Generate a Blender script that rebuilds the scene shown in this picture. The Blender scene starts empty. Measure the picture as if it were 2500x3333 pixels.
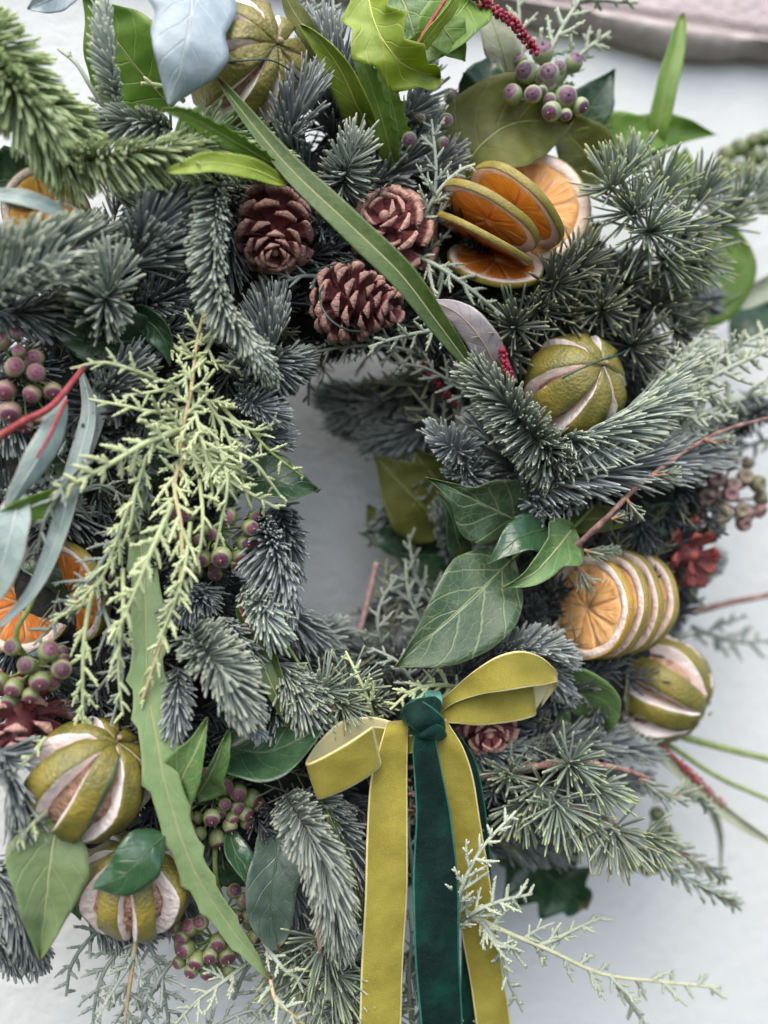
import bpy, math, random
import numpy as np
from mathutils import Vector, Matrix

random.seed(7)
RNG = np.random.default_rng(7)
scene = bpy.context.scene
COL = scene.collection

# ------------------------------------------------------------------ camera
YAW = math.radians(15.0)
FPX = 2907.0                                   # focal length in photo pixels (2500 wide)
FWD = np.array([math.sin(YAW), math.cos(YAW), 0.0])
RGT = np.array([math.cos(YAW), -math.sin(YAW), 0.0])
UPV = np.array([0.0, 0.0, 1.0])
CAM = np.array([0.0, -0.10, 0.0]) - FWD * 0.50
WALL_Y = 0.045
cd = bpy.data.cameras.new("camera")
cam = bpy.data.objects.new("camera", cd)
COL.objects.link(cam)
cam.location = CAM.tolist()
cam.rotation_euler = (math.radians(90), 0, -YAW)
cd.sensor_fit = 'HORIZONTAL'
cd.sensor_width = 24.0
cd.lens = 24.0 * FPX / 2500.0
cd.clip_start = 0.01
cd.clip_end = 200
cd.dof.use_dof = True
cd.dof.focus_distance = 0.487
cd.dof.aperture_fstop = 28.0 / 14.5            # entrance pupil of about 14 mm
scene.camera = cam

# ------------------------------------------------------------------ world and sun (overcast)
SUN_EL, SUN_AZ = math.radians(56), math.radians(205)   # azimuth clockwise from +Y
world = bpy.data.worlds.new("World")
scene.world = world
world.use_nodes = True
wt = world.node_tree
bg = wt.nodes.get("Background")
sky = wt.nodes.new("ShaderNodeTexSky")
sky.sky_type = 'NISHITA'
sky.sun_disc = False
sky.sun_elevation = SUN_EL
sky.sun_rotation = SUN_AZ
sky.dust_density = 3.0
sky.air_density = 0.8
sky.ozone_density = 0.5
wt.links.new(sky.outputs[0], bg.inputs[0])
bg.inputs[1].default_value = 0.15
sl = bpy.data.lights.new("sun", 'SUN')
sl.energy = 1.1
sl.angle = math.radians(70)
sl.color = (1.0, 0.96, 0.90)
so = bpy.data.objects.new("sun", sl)
COL.objects.link(so)
sd = Vector((math.sin(SUN_AZ) * math.cos(SUN_EL), math.cos(SUN_AZ) * math.cos(SUN_EL), math.sin(SUN_EL)))
so.rotation_euler = sd.to_track_quat('Z', 'Y').to_euler()
scene.view_settings.view_transform = 'Standard'
scene.view_settings.look = 'None'
scene.view_settings.gamma = 1.0
scene.view_settings.exposure = 1.17
scene.cycles.max_bounces = 8
scene.cycles.diffuse_bounces = 5
scene.cycles.use_denoising = True

# ------------------------------------------------------------------ helpers: placing
def P(px, py, h):
    """the point of the place that stands h metres in front of the wreath's back plane, in the line of a photo pixel"""
    d = FWD + RGT * ((px - 1250.0) / FPX) - UPV * ((py - 1666.5) / FPX)
    k = (-h - CAM[1]) / d[1]
    return CAM + d * k

def PS(pts):
    return np.array([P(*p) for p in pts])

def mpp(p):
    return float(np.dot(np.asarray(p) - CAM, FWD)) / FPX

def SV(ax, ay, az):
    """a direction: right, up, towards the viewer"""
    v = RGT * ax + UPV * ay - FWD * az
    return v / np.linalg.norm(v)

def nrm(a):
    return a / np.maximum(np.linalg.norm(a, axis=-1, keepdims=True), 1e-12)

def catmull(pts, n):
    pts = np.asarray(pts, float)
    if len(pts) == 2:
        t = np.linspace(0, 1, n)[:, None]
        return pts[0] * (1 - t) + pts[1] * t
    p = np.vstack([2 * pts[0] - pts[1], pts, 2 * pts[-1] - pts[-2]])
    seg = np.linalg.norm(np.diff(pts, axis=0), axis=1)
    cum = np.concatenate([[0], np.cumsum(seg)])
    s = np.linspace(0, cum[-1], n)
    i = np.clip(np.searchsorted(cum, s, side='right') - 1, 0, len(seg) - 1)
    u = ((s - cum[i]) / np.maximum(seg[i], 1e-9))[:, None]
    a, b, c, d = p[i], p[i + 1], p[i + 2], p[i + 3]
    return 0.5 * ((2 * b) + (c - a) * u + (2 * a - 5 * b + 4 * c - d) * u ** 2 + (3 * b - a - 3 * c + d) * u ** 3)

def catmull_idx(pts, n):
    """Catmull-Rom with even steps per control point (keeps two rails in step)"""
    pts = np.asarray(pts, float)
    p = np.vstack([2 * pts[0] - pts[1], pts, 2 * pts[-1] - pts[-2]])
    s = np.linspace(0, len(pts) - 1, n)
    i = np.clip(s.astype(int), 0, len(pts) - 2)
    u = (s - i)[:, None]
    a, b, c, d = p[i], p[i + 1], p[i + 2], p[i + 3]
    return 0.5 * ((2 * b) + (c - a) * u + (2 * a - 5 * b + 4 * c - d) * u ** 2 + (3 * b - a - 3 * c + d) * u ** 3)

def frames(C, roll=0.0):
    T = nrm(np.gradient(C, axis=0))
    V = nrm(CAM - C)
    U = nrm(V - T * np.sum(V * T, axis=1, keepdims=True))
    S = np.cross(T, U)
    if np.ndim(roll) or roll:
        r = np.asarray(roll)
        if r.ndim:
            r = r[:, None]
        c, s = np.cos(r), np.sin(r)
        U, S = U * c + S * s, S * c - U * s
    return T, U, S

# ------------------------------------------------------------------ helpers: meshes and things
ORIGIN = {}
LABELS = {}

def np_mesh(name, V, F, mats, attrs=None, uv=None, mi=None, smooth=True):
    """V (n,3); F list of (m,k) index arrays"""
    me = bpy.data.meshes.new(name)
    V = np.asarray(V, dtype=np.float32)
    F = [np.asarray(f, dtype=np.int32) for f in F if len(f)]
    me.vertices.add(len(V))
    me.vertices.foreach_set("co", V.ravel())
    loops = np.concatenate([f.ravel() for f in F])
    tot = np.concatenate([np.full(len(f), f.shape[1], np.int32) for f in F])
    st = np.concatenate([[0], np.cumsum(tot)[:-1]]).astype(np.int32)
    me.loops.add(len(loops))
    me.loops.foreach_set("vertex_index", loops)
    me.polygons.add(len(tot))
    me.polygons.foreach_set("loop_start", st)
    me.polygons.foreach_set("loop_total", tot)
    me.polygons.foreach_set("use_smooth", np.full(len(tot), bool(smooth)))
    if mi is not None:
        me.polygons.foreach_set("material_index", np.asarray(mi, np.int32))
    if uv is not None:
        l = me.uv_layers.new(name="UVMap")
        l.data.foreach_set("uv", np.asarray(uv, np.float32)[loops].ravel())
    for k, a in (attrs or {}).items():
        at = me.attributes.new(k, 'FLOAT', 'POINT')
        at.data.foreach_set("value", np.asarray(a, np.float32))
    me.update(calc_edges=True)
    for m in (mats if isinstance(mats, (list, tuple)) else [mats]):
        me.materials.append(m)
    return me

def link(name, me, parent=None):
    o = bpy.data.objects.new(name, me)
    COL.objects.link(o)
    if parent is not None:
        o.parent = parent
    return o

def tag(o, label, cat, group=None):
    o['label'] = label
    o['category'] = cat
    if group:
        o['group'] = group
    LABELS.setdefault(label, []).append(o.name)
    return o

def thing(name, label, cat, loc, group=None):
    o = bpy.data.objects.new(name, None)
    o.empty_display_size = 0.01
    COL.objects.link(o)
    o.location = [float(x) for x in loc]
    ORIGIN[o] = np.asarray(loc, float)
    return tag(o, label, cat, group)

def part(name, V, F, mats, parent, stuff=False, **kw):
    V = np.asarray(V) - ORIGIN[parent]
    o = link(name, np_mesh(name, V, F, mats, **kw), parent)
    if stuff:
        o['kind'] = 'stuff'
    return o

class Acc:
    """collects numpy geometry"""
    def __init__(s):
        s.V, s.F, s.n = [], {}, 0
        s.a = {'rnd': [], 'tt': []}
    def add(s, V, Fs, rnd, tt):
        s.V.append(V)
        for f in Fs:
            if len(f):
                s.F.setdefault(f.shape[1], []).append(f + s.n)
        s.a['rnd'].append(np.broadcast_to(rnd, (len(V),)))
        s.a['tt'].append(np.broadcast_to(tt, (len(V),)))
        s.n += len(V)
    def out(s):
        return (np.vstack(s.V), [np.vstack(f) for f in s.F.values()],
                {k: np.concatenate(v) for k, v in s.a.items()})

def tube(C, R, nseg=6, ref=None):
    C = np.asarray(C, float)
    K = len(C)
    R = np.broadcast_to(np.asarray(R, float), (K,)) if np.ndim(R) < 2 else np.asarray(R, float)
    T = nrm(np.gradient(C, axis=0))
    ref = np.array([0.31, -0.9, 0.3]) if ref is None else ref
    U = ref - T * (T @ ref)[:, None]
    U = nrm(U)
    S = np.cross(T, U)
    ph = np.arange(nseg) * 2 * math.pi / nseg
    Rr = R[:, None] if R.ndim == 1 else R
    V = (C[:, None, :] + (U[:, None, :] * np.cos(ph)[None, :, None] + S[:, None, :] * np.sin(ph)[None, :, None]) * Rr[:, :, None]).reshape(-1, 3)
    i = np.arange(K - 1)[:, None] * nseg
    j = np.arange(nseg)[None, :]
    j2 = (j + 1) % nseg
    Q = np.stack([i + j, i + j2, i + nseg + j2, i + nseg + j], axis=-1).reshape(-1, 4)
    caps = [np.arange(nseg)[::-1][None, :], (np.arange(nseg) + (K - 1) * nseg)[None, :]]
    return V, [Q] + caps

SOLID = []           # balls and discs (ornaments): needles are not grown through them
def clear_of(pts):
    ok = np.ones(len(pts), bool)
    for c, nv, rad in SOLID:
        d = pts - c
        if nv is None:
            ok &= np.linalg.norm(d, axis=1) > rad
        else:
            z = d @ nv
            ok &= (np.abs(z) > rad * 0.16) | (np.linalg.norm(d - z[:, None] * nv, axis=1) > rad * 1.02)
    return ok

def needles(B, D, BEND, L, W, flat=0.45, K=5):
    """many needles at once: base, direction, bend vector (added with t squared), length, half width"""
    ok = clear_of(B) & clear_of(B + (D + BEND) * L[:, None]) & clear_of(B + (D * 0.55 + BEND * 0.3) * L[:, None]) & clear_of(B + (D * 0.8 + BEND * 0.64) * L[:, None])
    if ok.any():
        B, D, BEND, L, W = B[ok], D[ok], BEND[ok], L[ok], W[ok]
    N = len(B)
    t = np.array([0, 0.10, 0.40, 0.68, 0.93, 1.0]) if K > 4 else np.array([0, 0.35, 0.9, 1.0])
    K = len(t)
    prof = np.interp(t, [0, 0.10, 0.4, 0.80, 0.93, 1.0], [0.5, 0.85, 1.0, 1.06, 0.98, 0.52])
    C = B[:, None, :] + (D[:, None, :] * t[None, :, None] + BEND[:, None, :] * (t ** 2)[None, :, None]) * L[:, None, None]
    T = nrm(D[:, None, :] + 2 * BEND[:, None, :] * t[None, :, None])
    ref = nrm(BEND + RNG.normal(0, 0.25, (N, 3)) + 1e-6)
    S = nrm(np.cross(T, np.broadcast_to(ref[:, None, :], T.shape)))
    U = np.cross(S, T)
    w = W[:, None] * prof[None, :]
    V = np.stack([C + S * w[..., None], C + U * (w * flat)[..., None], C - S * w[..., None], C - U * (w * flat)[..., None]], axis=2)
    V = V.reshape(-1, 3)
    base = (np.arange(N) * K * 4)[:, None, None]
    i = (np.arange(K - 1) * 4)[None, :, None]
    j = np.arange(4)[None, None, :]
    j2 = (j + 1) % 4
    Q = np.stack([base + i + j, base + i + j2, base + i + 4 + j2, base + i + 4 + j], axis=-1).reshape(-1, 4)
    cap = (np.arange(N) * K * 4)[:, None] + (K - 1) * 4 + np.arange(4)[None, :]
    rnd = np.repeat(RNG.random(N), K * 4)
    tt = np.tile(np.repeat(t, 4), N)
    return V, [np.vstack([Q, cap])], rnd, tt

# ------------------------------------------------------------------ materials
class NT:
    def __init__(s, name):
        s.m = bpy.data.materials.new(name)
        s.m.use_nodes = True
        s.t = s.m.node_tree
        s.t.nodes.clear()
        s.out = s.t.nodes.new("ShaderNodeOutputMaterial")
    def put(s, sock, v):
        if isinstance(v, bpy.types.NodeSocket):
            s.t.links.new(v, sock)
        elif v is not None:
            if sock.type == 'RGBA' and len(v) == 3:
                v = (*v, 1)
            sock.default_value = v
    def n(s, typ, ins=None, out=0, **props):
        nd = s.t.nodes.new("ShaderNode" + typ)
        for k, v in props.items():
            setattr(nd, k, v)
        for k, v in (ins or {}).items():
            s.put(nd.inputs[k], v)
        return nd.outputs[out]
    def math(s, op, a, b=None, c=None, clamp=False):
        nd = s.t.nodes.new("ShaderNodeMath")
        nd.operation = op
        nd.use_clamp = clamp
        for i, v in enumerate((a, b, c)):
            if v is not None:
                s.put(nd.inputs[i], v)
        return nd.outputs[0]
    def mix(s, f, a, b, mode='MIX'):
        nd = s.t.nodes.new("ShaderNodeMix")
        nd.data_type = 'RGBA'
        nd.blend_type = mode
        s.put(nd.inputs[0], f)
        s.put(nd.inputs[6], a)
        s.put(nd.inputs[7], b)
        return nd.outputs[2]
    def step(s, x, lo, hi):
        nd = s.t.nodes.new("ShaderNodeMapRange")
        nd.interpolation_type = 'SMOOTHSTEP'
        s.put(nd.inputs[0], x)
        nd.inputs[1].default_value = lo
        nd.inputs[2].default_value = hi
        return nd.outputs[0]
    def noise(s, scale, detail=3, vec=None, rough=0.55):
        if vec is None:
            vec = s.n("TexCoord", out=3)
        return s.n("TexNoise", {"Vector": vec, "Scale": scale, "Detail": detail, "Roughness": rough})
    def attr(s, name):
        return s.n("Attribute", out=2, attribute_name=name)
    def orand(s):
        return s.n("ObjectInfo", out=5)
    def bump(s, h, strength, dist):
        return s.n("Bump", {"Height": h, "Strength": strength, "Distance": dist})
    def bsdf(s, col, rough=0.5, normal=None, transl=0.0, tcol=None, **kw):
        nd = s.t.nodes.new("ShaderNodeBsdfPrincipled")
        s.put(nd.inputs["Base Color"], col)
        s.put(nd.inputs["Roughness"], rough)
        if normal is not None:
            s.put(nd.inputs["Normal"], normal)
        for k, v in kw.items():
            s.put(nd.inputs[k.replace("_", " ")], v)
        o = nd.outputs[0]
        if transl:
            tr = s.n("BsdfTranslucent", {"Color": tcol if tcol is not None else col})
            o = s.n("MixShader", {0: transl, 1: o, 2: tr})
        s.t.links.new(o, s.out.inputs[0])
        return s.m

def needle_mat(name, dark, light, tip, tipw=0.55, rough=0.55):
    k = NT(name)
    r, t, o = k.attr("rnd"), k.attr("tt"), k.orand()
    c = k.mix(r, dark, light)
    c = k.mix(k.math('MULTIPLY', k.step(t, 0.78, 0.98), tipw), c, tip)
    big = k.noise(45, 2)
    c = k.mix(k.math('MULTIPLY', k.step(big, 0.45, 0.75), 0.35), c, k.mix(0.5, dark, tip))
    hv = k.n("HueSaturation", {"Hue": k.math('MULTIPLY_ADD', o, 0.03, 0.485), "Saturation": 1.0,
                               "Value": k.math('MULTIPLY_ADD', o, 0.25, 0.88), "Color": c})
    return k.bsdf(hv, rough, transl=0.3)

M = {}
M['silver'] = needle_mat("silver_fir_needle", (0.33, 0.40, 0.36), (0.58, 0.66, 0.60), (0.66, 0.70, 0.48))
M['blue'] = needle_mat("blue_fir_needle", (0.25, 0.295, 0.30), (0.48, 0.54, 0.55), (0.58, 0.62, 0.50), 0.45)
M['green'] = needle_mat("green_fir_needle", (0.36, 0.48, 0.24), (0.62, 0.73, 0.46), (0.64, 0.72, 0.36))
M['slate'] = needle_mat("slate_shade_fir_needle", (0.18, 0.215, 0.22), (0.37, 0.42, 0.425), (0.50, 0.54, 0.43), 0.5)  # darker fir: partly species colour, mostly shade put into the needle tone
M['cedar'] = needle_mat("cedar_needle", (0.19, 0.245, 0.19), (0.40, 0.48, 0.41), (0.54, 0.58, 0.25), 0.6)
M['cedard'] = needle_mat("deep_cedar_needle", (0.10, 0.12, 0.105), (0.24, 0.27, 0.22), (0.44, 0.46, 0.22), 0.6)
M['undergrowth_shade'] = needle_mat("shaded_undergrowth_needle", (0.05, 0.06, 0.063), (0.13, 0.15, 0.155), (0.20, 0.23, 0.17), 0.3, 0.7)  # deep-set fir needles, with the shade of the gaps put into their colour

def scaly_mat(name, base, tip, twig):
    k = NT(name)
    r, t = k.attr("rnd"), k.attr("tt")
    c = k.mix(k.math('MULTIPLY', r, 0.6), base, tip)
    c = k.mix(k.step(t, 0.55, 1.0), c, tip)
    c = k.mix(k.math('MULTIPLY', k.step(t, 0.35, 0.0), k.math('MULTIPLY', k.step(k.noise(55), 0.45, 0.65), 0.7)), c, twig)
    v = k.n("TexVoronoi", {"Vector": k.n("TexCoord", out=3), "Scale": 900.0}, feature='DISTANCE_TO_EDGE')
    c = k.mix(k.math('MULTIPLY', k.step(v, 0.12, 0.02), 0.45), c, twig)
    c = k.mix(k.math('MULTIPLY', k.step(k.noise(70), 0.55, 0.75), 0.3), c, twig)
    return k.bsdf(c, 0.65, k.bump(v, 0.5, 0.0006), transl=0.08)

M['cyp_pale'] = scaly_mat("pale_cypress_scale", (0.45, 0.53, 0.28), (0.68, 0.75, 0.43), (0.36, 0.41, 0.22))
M['cyp_grey'] = scaly_mat("grey_cypress_scale", (0.23, 0.285, 0.25), (0.42, 0.48, 0.37), (0.19, 0.21, 0.19))
M['cyp_white'] = scaly_mat("silvery_cypress_scale", (0.36, 0.42, 0.33), (0.53, 0.58, 0.39), (0.27, 0.31, 0.26))
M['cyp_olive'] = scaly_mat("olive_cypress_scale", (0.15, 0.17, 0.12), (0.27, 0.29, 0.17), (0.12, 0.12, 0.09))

def bark_mat(name, a, b):
    k = NT(name)
    n = k.noise(220, 4)
    c = k.mix(k.step(n, 0.35, 0.7), a, b)
    return k.bsdf(c, 0.75, k.bump(n, 0.7, 0.001))
M['bark'] = bark_mat("pinkish_bark", (0.16, 0.085, 0.07), (0.40, 0.25, 0.21))
M['bark_dark'] = bark_mat("dark_bark", (0.06, 0.035, 0.03), (0.16, 0.10, 0.08))
M['stem_yellow'] = bark_mat("yellow_twig_bark", (0.48, 0.44, 0.22), (0.54, 0.36, 0.22))
M['stem_green'] = bark_mat("green_stalk", (0.17, 0.25, 0.06), (0.30, 0.36, 0.13))
M['cyp_stem'] = bark_mat("cream_cypress_stem", (0.45, 0.46, 0.28), (0.55, 0.55, 0.36))
M['stem_red'] = bark_mat("red_stalk", (0.26, 0.03, 0.04), (0.38, 0.09, 0.08))
M['bud'] = bark_mat("orange_bud", (0.36, 0.15, 0.08), (0.55, 0.30, 0.17))
M['pinkstick'] = bark_mat("dull_pink_bark", (0.36, 0.22, 0.21), (0.50, 0.36, 0.34))
M['pinkbud'] = bark_mat("pink_bud", (0.36, 0.10, 0.10), (0.50, 0.22, 0.20))

def leaf_mat(name, a, b, vein, vs=0.5, nv=6.0, slope=1.6, rough=0.38, transl=0.12, net=0.0, spec=0.5, edge=None, tcol=None, dirt=0.0, vw=0.035, sidev=0.7):
    k = NT(name)
    uv = k.n("UVMap")
    sx = k.t.nodes.new("ShaderNodeSeparateXYZ")
    k.put(sx.inputs[0], uv)
    u, v = sx.outputs[0], sx.outputs[1]
    av = k.math('ABSOLUTE', v)
    n = k.noise(75, 4)
    c = k.mix(k.step(n, 0.3, 0.72), a, b)
    mid = k.step(av, vw * 1.7, vw * 0.5)
    wob = k.math('MULTIPLY', k.math('SUBTRACT', k.noise(110, 2), 0.5), 0.35)
    ph = k.math('FRACT', k.math('ADD', k.math('SUBTRACT', k.math('MULTIPLY', u, nv), k.math('MULTIPLY', av, slope)), wob))
    side = k.step(k.math('ABSOLUTE', k.math('SUBTRACT', ph, 0.5)), 0.075, 0.015)
    side = k.math('MULTIPLY', side, sidev)
    veins = k.math('MAXIMUM', mid, side)
    if net:
        vo = k.n("TexVoronoi", {"Vector": k.n("TexCoord", out=3), "Scale": 165.0}, feature='DISTANCE_TO_EDGE')
        veins = k.math('MAXIMUM', veins, k.math('MULTIPLY', k.step(vo, 0.045, 0.01), net))
    c = k.mix(k.math('MULTIPLY', veins, vs), c, vein)
    if edge:
        c = k.mix(k.step(av, 0.90, 0.99), c, edge)
    if dirt:
        d = k.step(k.noise(420, 5), 0.62, 0.72)
        c = k.mix(k.math('MULTIPLY', d, dirt), c, (0.32, 0.29, 0.24))
    c = k.mix(k.math('MULTIPLY', k.step(av, 0.93, 0.99), 0.3), c, vein)
    c = k.mix(k.math('MULTIPLY', k.step(k.math('ADD', u, k.math('MULTIPLY', k.noise(160, 3), 0.06)), 0.985, 1.02), 0.7), c, (0.20, 0.13, 0.06))
    sp = k.step(k.noise(900, 2), 0.71, 0.76)
    c = k.mix(k.math('MULTIPLY', sp, 0.35), c, (0.11, 0.08, 0.04))
    rg = k.math('MULTIPLY_ADD', n, 0.25, rough - 0.12)
    hgt = k.math('ADD', k.math('MULTIPLY', veins, -0.5), k.math('MULTIPLY', k.noise(260, 3), 0.5))
    return k.bsdf(c, rg, k.bump(hgt, 0.55, 0.0012), transl=transl, tcol=tcol if tcol else None,
                  Specular_IOR_Level=spec)

M['ivy_dark'] = leaf_mat("dark_ivy_leaf", (0.030, 0.066, 0.028), (0.056, 0.102, 0.046), (0.24, 0.30, 0.15), 0.8, 5, 1.7, 0.40, 0.08, 0.28, sidev=0.6)
M['ivy_deep'] = leaf_mat("deep_green_leaf", (0.02, 0.055, 0.025), (0.045, 0.095, 0.045), (0.12, 0.18, 0.08), 0.35, 6, 1.8, 0.27, 0.06)
M['ivy_gloss'] = leaf_mat("glossy_green_leaf", (0.028, 0.08, 0.035), (0.05, 0.115, 0.052), (0.12, 0.2, 0.1), 0.3, 6, 1.6, 0.2, 0.06, spec=0.7)
M['ivy_light'] = leaf_mat("light_ivy_leaf", (0.10, 0.21, 0.06), (0.15, 0.27, 0.09), (0.36, 0.45, 0.2), 0.7, 5, 1.7, 0.4, 0.2, 0.4)
M['ivy_pale'] = leaf_mat("pale_leaf_underside", (0.17, 0.25, 0.10), (0.23, 0.31, 0.14), (0.34, 0.41, 0.22), 0.55, 5, 1.8, 0.5, 0.2)
M['lime_leaf'] = leaf_mat("bright_yellow_green_leaf", (0.28, 0.40, 0.035), (0.38, 0.50, 0.07), (0.62, 0.66, 0.22), 0.7, 7, 1.5, 0.42, 0.35, tcol=(0.40, 0.55, 0.03))
M['grass_leaf'] = leaf_mat("mid_green_leaf", (0.12, 0.24, 0.03), (0.19, 0.32, 0.05), (0.34, 0.44, 0.14), 0.55, 6, 1.6, 0.42, 0.3, tcol=(0.22, 0.42, 0.03))
M['olive_leaf'] = leaf_mat("olive_green_leaf", (0.09, 0.105, 0.022), (0.14, 0.155, 0.035), (0.19, 0.21, 0.07), 0.35, 6, 1.6, 0.5, 0.2, spec=0.3)
M['blue_leaf'] = leaf_mat("blue_white_leaf", (0.28, 0.37, 0.40), (0.40, 0.48, 0.52), (0.50, 0.57, 0.58), 0.5, 6, 1.5, 0.38, 0.1)
M['eucal'] = leaf_mat("blue_grey_leaf", (0.24, 0.33, 0.30), (0.35, 0.44, 0.40), (0.50, 0.52, 0.40), 0.5, 9, 1.3, 0.4, 0.12, edge=(0.36, 0.24, 0.2))
M['strap'] = leaf_mat("green_strap_leaf", (0.065, 0.115, 0.025), (0.10, 0.16, 0.04), (0.36, 0.38, 0.19), 0.85, 22, 1.2, 0.4, 0.12, vw=0.07, sidev=0.12)
M['serrate'] = leaf_mat("pale_toothed_leaf", (0.24, 0.36, 0.15), (0.31, 0.43, 0.20), (0.52, 0.58, 0.30), 0.8, 16, 1.2, 0.42, 0.2, vw=0.06, sidev=0.2)
M['white_leaf'] = leaf_mat("whitish_leaf_underside", (0.50, 0.45, 0.48), (0.62, 0.57, 0.58), (0.52, 0.44, 0.30), 0.5, 8, 1.4, 0.5, 0.2)
M['creamgreen'] = leaf_mat("cream_green_leaf", (0.46, 0.50, 0.36), (0.56, 0.60, 0.46), (0.62, 0.60, 0.32), 0.6, 6, 1.5, 0.5, 0.25)
M['dust_leaf'] = leaf_mat("dusty_dark_leaf", (0.06, 0.10, 0.075), (0.11, 0.16, 0.13), (0.16, 0.2, 0.15), 0.35, 6, 1.6, 0.25, 0.06, dirt=0.5, spec=0.7)
M['pink_dry'] = leaf_mat("dry_pink_leaf", (0.48, 0.29, 0.22), (0.58, 0.38, 0.30), (0.4, 0.22, 0.16), 0.4, 8, 1.2, 0.55, 0.2)

def cone_mat():
    k = NT("pinecone_scale")
    t, o = k.attr("tt"), k.orand()
    n = k.noise(9, 4)
    dark = k.mix(o, (0.17, 0.042, 0.048), (0.33, 0.095, 0.095))
    lite = k.mix(n, (0.52, 0.235, 0.185), (0.90, 0.61, 0.48))
    c = k.mix(k.math('MULTIPLY', k.step(t, 0.76, 0.90), k.math('MULTIPLY_ADD', o, 0.25, 0.75)), dark, lite)
    c = k.mix(k.math('MULTIPLY', k.step(n, 0.52, 0.75), 0.5), c, (0.11, 0.042, 0.038))
    st = k.n("TexNoise", {"Vector": k.n("Mapping", {"Vector": k.n("TexCoord", out=3), "Scale": (2.0, 16.0, 3.0)}), "Scale": 1.5, "Detail": 4.0})
    c = k.mix(k.math('MULTIPLY', k.step(st, 0.5, 0.7), 0.35), c, (0.15, 0.055, 0.05))
    return k.bsdf(c, 0.55, k.bump(k.math('ADD', n, st), 0.6, 0.008))
M['cone'] = cone_mat()
def cone_red_mat():
    k = NT("red_open_cone_scale")
    c = k.mix(k.step(k.attr("tt"), 0.3, 1.0), (0.14, 0.03, 0.03), k.mix(k.orand(), (0.20, 0.035, 0.03), (0.30, 0.075, 0.055)))
    return k.bsdf(c, 0.6, k.bump(k.noise(300), 0.4, 0.001))
M['cone_red'] = cone_red_mat()

def rind_mat():
    k = NT("dried_lime_rind")
    n = k.noise(1.7, 5)
    f = k.noise(24, 3)
    o = k.orand()
    c = k.mix(k.step(n, 0.35, 0.68), (0.135, 0.13, 0.026), (0.27, 0.215, 0.038))
    c = k.mix(k.math('MULTIPLY', o, 0.35), c, (0.17, 0.16, 0.035))
    c = k.mix(k.math('MULTIPLY', k.step(f, 0.54, 0.72), 0.45), c, (0.36, 0.29, 0.09))
    c = k.mix(k.math('MULTIPLY', k.step(k.noise(5, 5), 0.6, 0.76), 0.4), c, (0.10, 0.06, 0.02))
    v = k.n("TexVoronoi", {"Vector": k.n("TexCoord", out=3), "Scale": 17.0})
    return k.bsdf(c, 0.42, k.bump(k.math('ADD', v, k.math('MULTIPLY', f, 0.8)), 0.22, 0.004), Specular_IOR_Level=0.55)
M['rind'] = rind_mat()
def pith_mat(name, a, b, brown, sc=4.5, amt=0.12, bd=0.006):
    k = NT(name)
    n = k.noise(sc, 5)
    c = k.mix(k.step(n, 0.3, 0.7), a, b)
    c = k.mix(k.math('MULTIPLY', k.step(k.noise(sc * 1.8, 5), 0.58, 0.72), amt), c, brown)
    return k.bsdf(c, 0.6, k.bump(n, 0.5, bd))
M['pith'] = pith_mat("lime_pith", (0.78, 0.68, 0.62), (0.88, 0.80, 0.75), (0.45, 0.27, 0.18))
M['flesh'] = pith_mat("dried_lime_flesh", (0.30, 0.16, 0.09), (0.58, 0.38, 0.27), (0.10, 0.04, 0.03), 6.0, 0.8, 0.05)
M['opith'] = pith_mat("orange_pith", (0.66, 0.52, 0.42), (0.80, 0.68, 0.60), (0.60, 0.28, 0.12))

def seg_mat(name, a, b, pale):
    k = NT(name)
    tc = k.n("TexCoord", out=3)
    sx = k.t.nodes.new("ShaderNodeSeparateXYZ")
    k.put(sx.inputs[0], tc)
    ang = k.math('ARCTAN2', sx.outputs[1], sx.outputs[0])
    rad = k.math('SQRT', k.math('ADD', k.math('MULTIPLY', sx.outputs[0], sx.outputs[0]), k.math('MULTIPLY', sx.outputs[1], sx.outputs[1])))
    cx = k.t.nodes.new("ShaderNodeCombineXYZ")
    k.put(cx.inputs[0], k.math('MULTIPLY', ang, 9.0))
    k.put(cx.inputs[1], k.math('MULTIPLY', rad, 2.5))
    k.put(cx.inputs[2], k.math('MULTIPLY', k.orand(), 40.0))
    n = k.n("TexNoise", {"Vector": cx.outputs[0], "Scale": 1.6, "Detail": 4.0})
    c = k.mix(k.step(n, 0.3, 0.7), a, b)
    c = k.mix(k.math('MULTIPLY', k.step(n, 0.58, 0.72), 0.55), c, pale)
    return k.bsdf(c, 0.42, k.bump(n, 0.3, 0.07), transl=0.35, tcol=(1.0, 0.64, 0.12))
M['seg'] = seg_mat("orange_flesh", (0.94, 0.50, 0.05), (0.97, 0.66, 0.15), (0.97, 0.78, 0.36))
M['seg_pale'] = seg_mat("pale_orange_flesh", (0.92, 0.52, 0.18), (0.96, 0.62, 0.27), (0.96, 0.78, 0.54))
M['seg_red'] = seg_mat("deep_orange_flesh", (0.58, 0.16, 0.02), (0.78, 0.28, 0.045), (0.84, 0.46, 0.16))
def membrane_mat():
    k = NT("orange_membrane")
    c = k.mix(k.noise(6, 3), (0.86, 0.50, 0.20), (0.92, 0.66, 0.38))
    return k.bsdf(c, 0.5, transl=0.4)
M['membrane'] = membrane_mat()
def peel_mat(name, a, b):
    k = NT(name)
    n = k.noise(3.2, 4)
    f = k.noise(28, 3)
    c = k.mix(k.step(n, 0.35, 0.65), a, b)
    c = k.mix(k.math('MULTIPLY', k.step(f, 0.5, 0.7), 0.4), c, (0.12, 0.085, 0.02))
    return k.bsdf(c, 0.4, k.bump(f, 0.25, 0.015))
M['peel'] = peel_mat("olive_citrus_peel", (0.23, 0.19, 0.035), (0.33, 0.26, 0.05))
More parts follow.
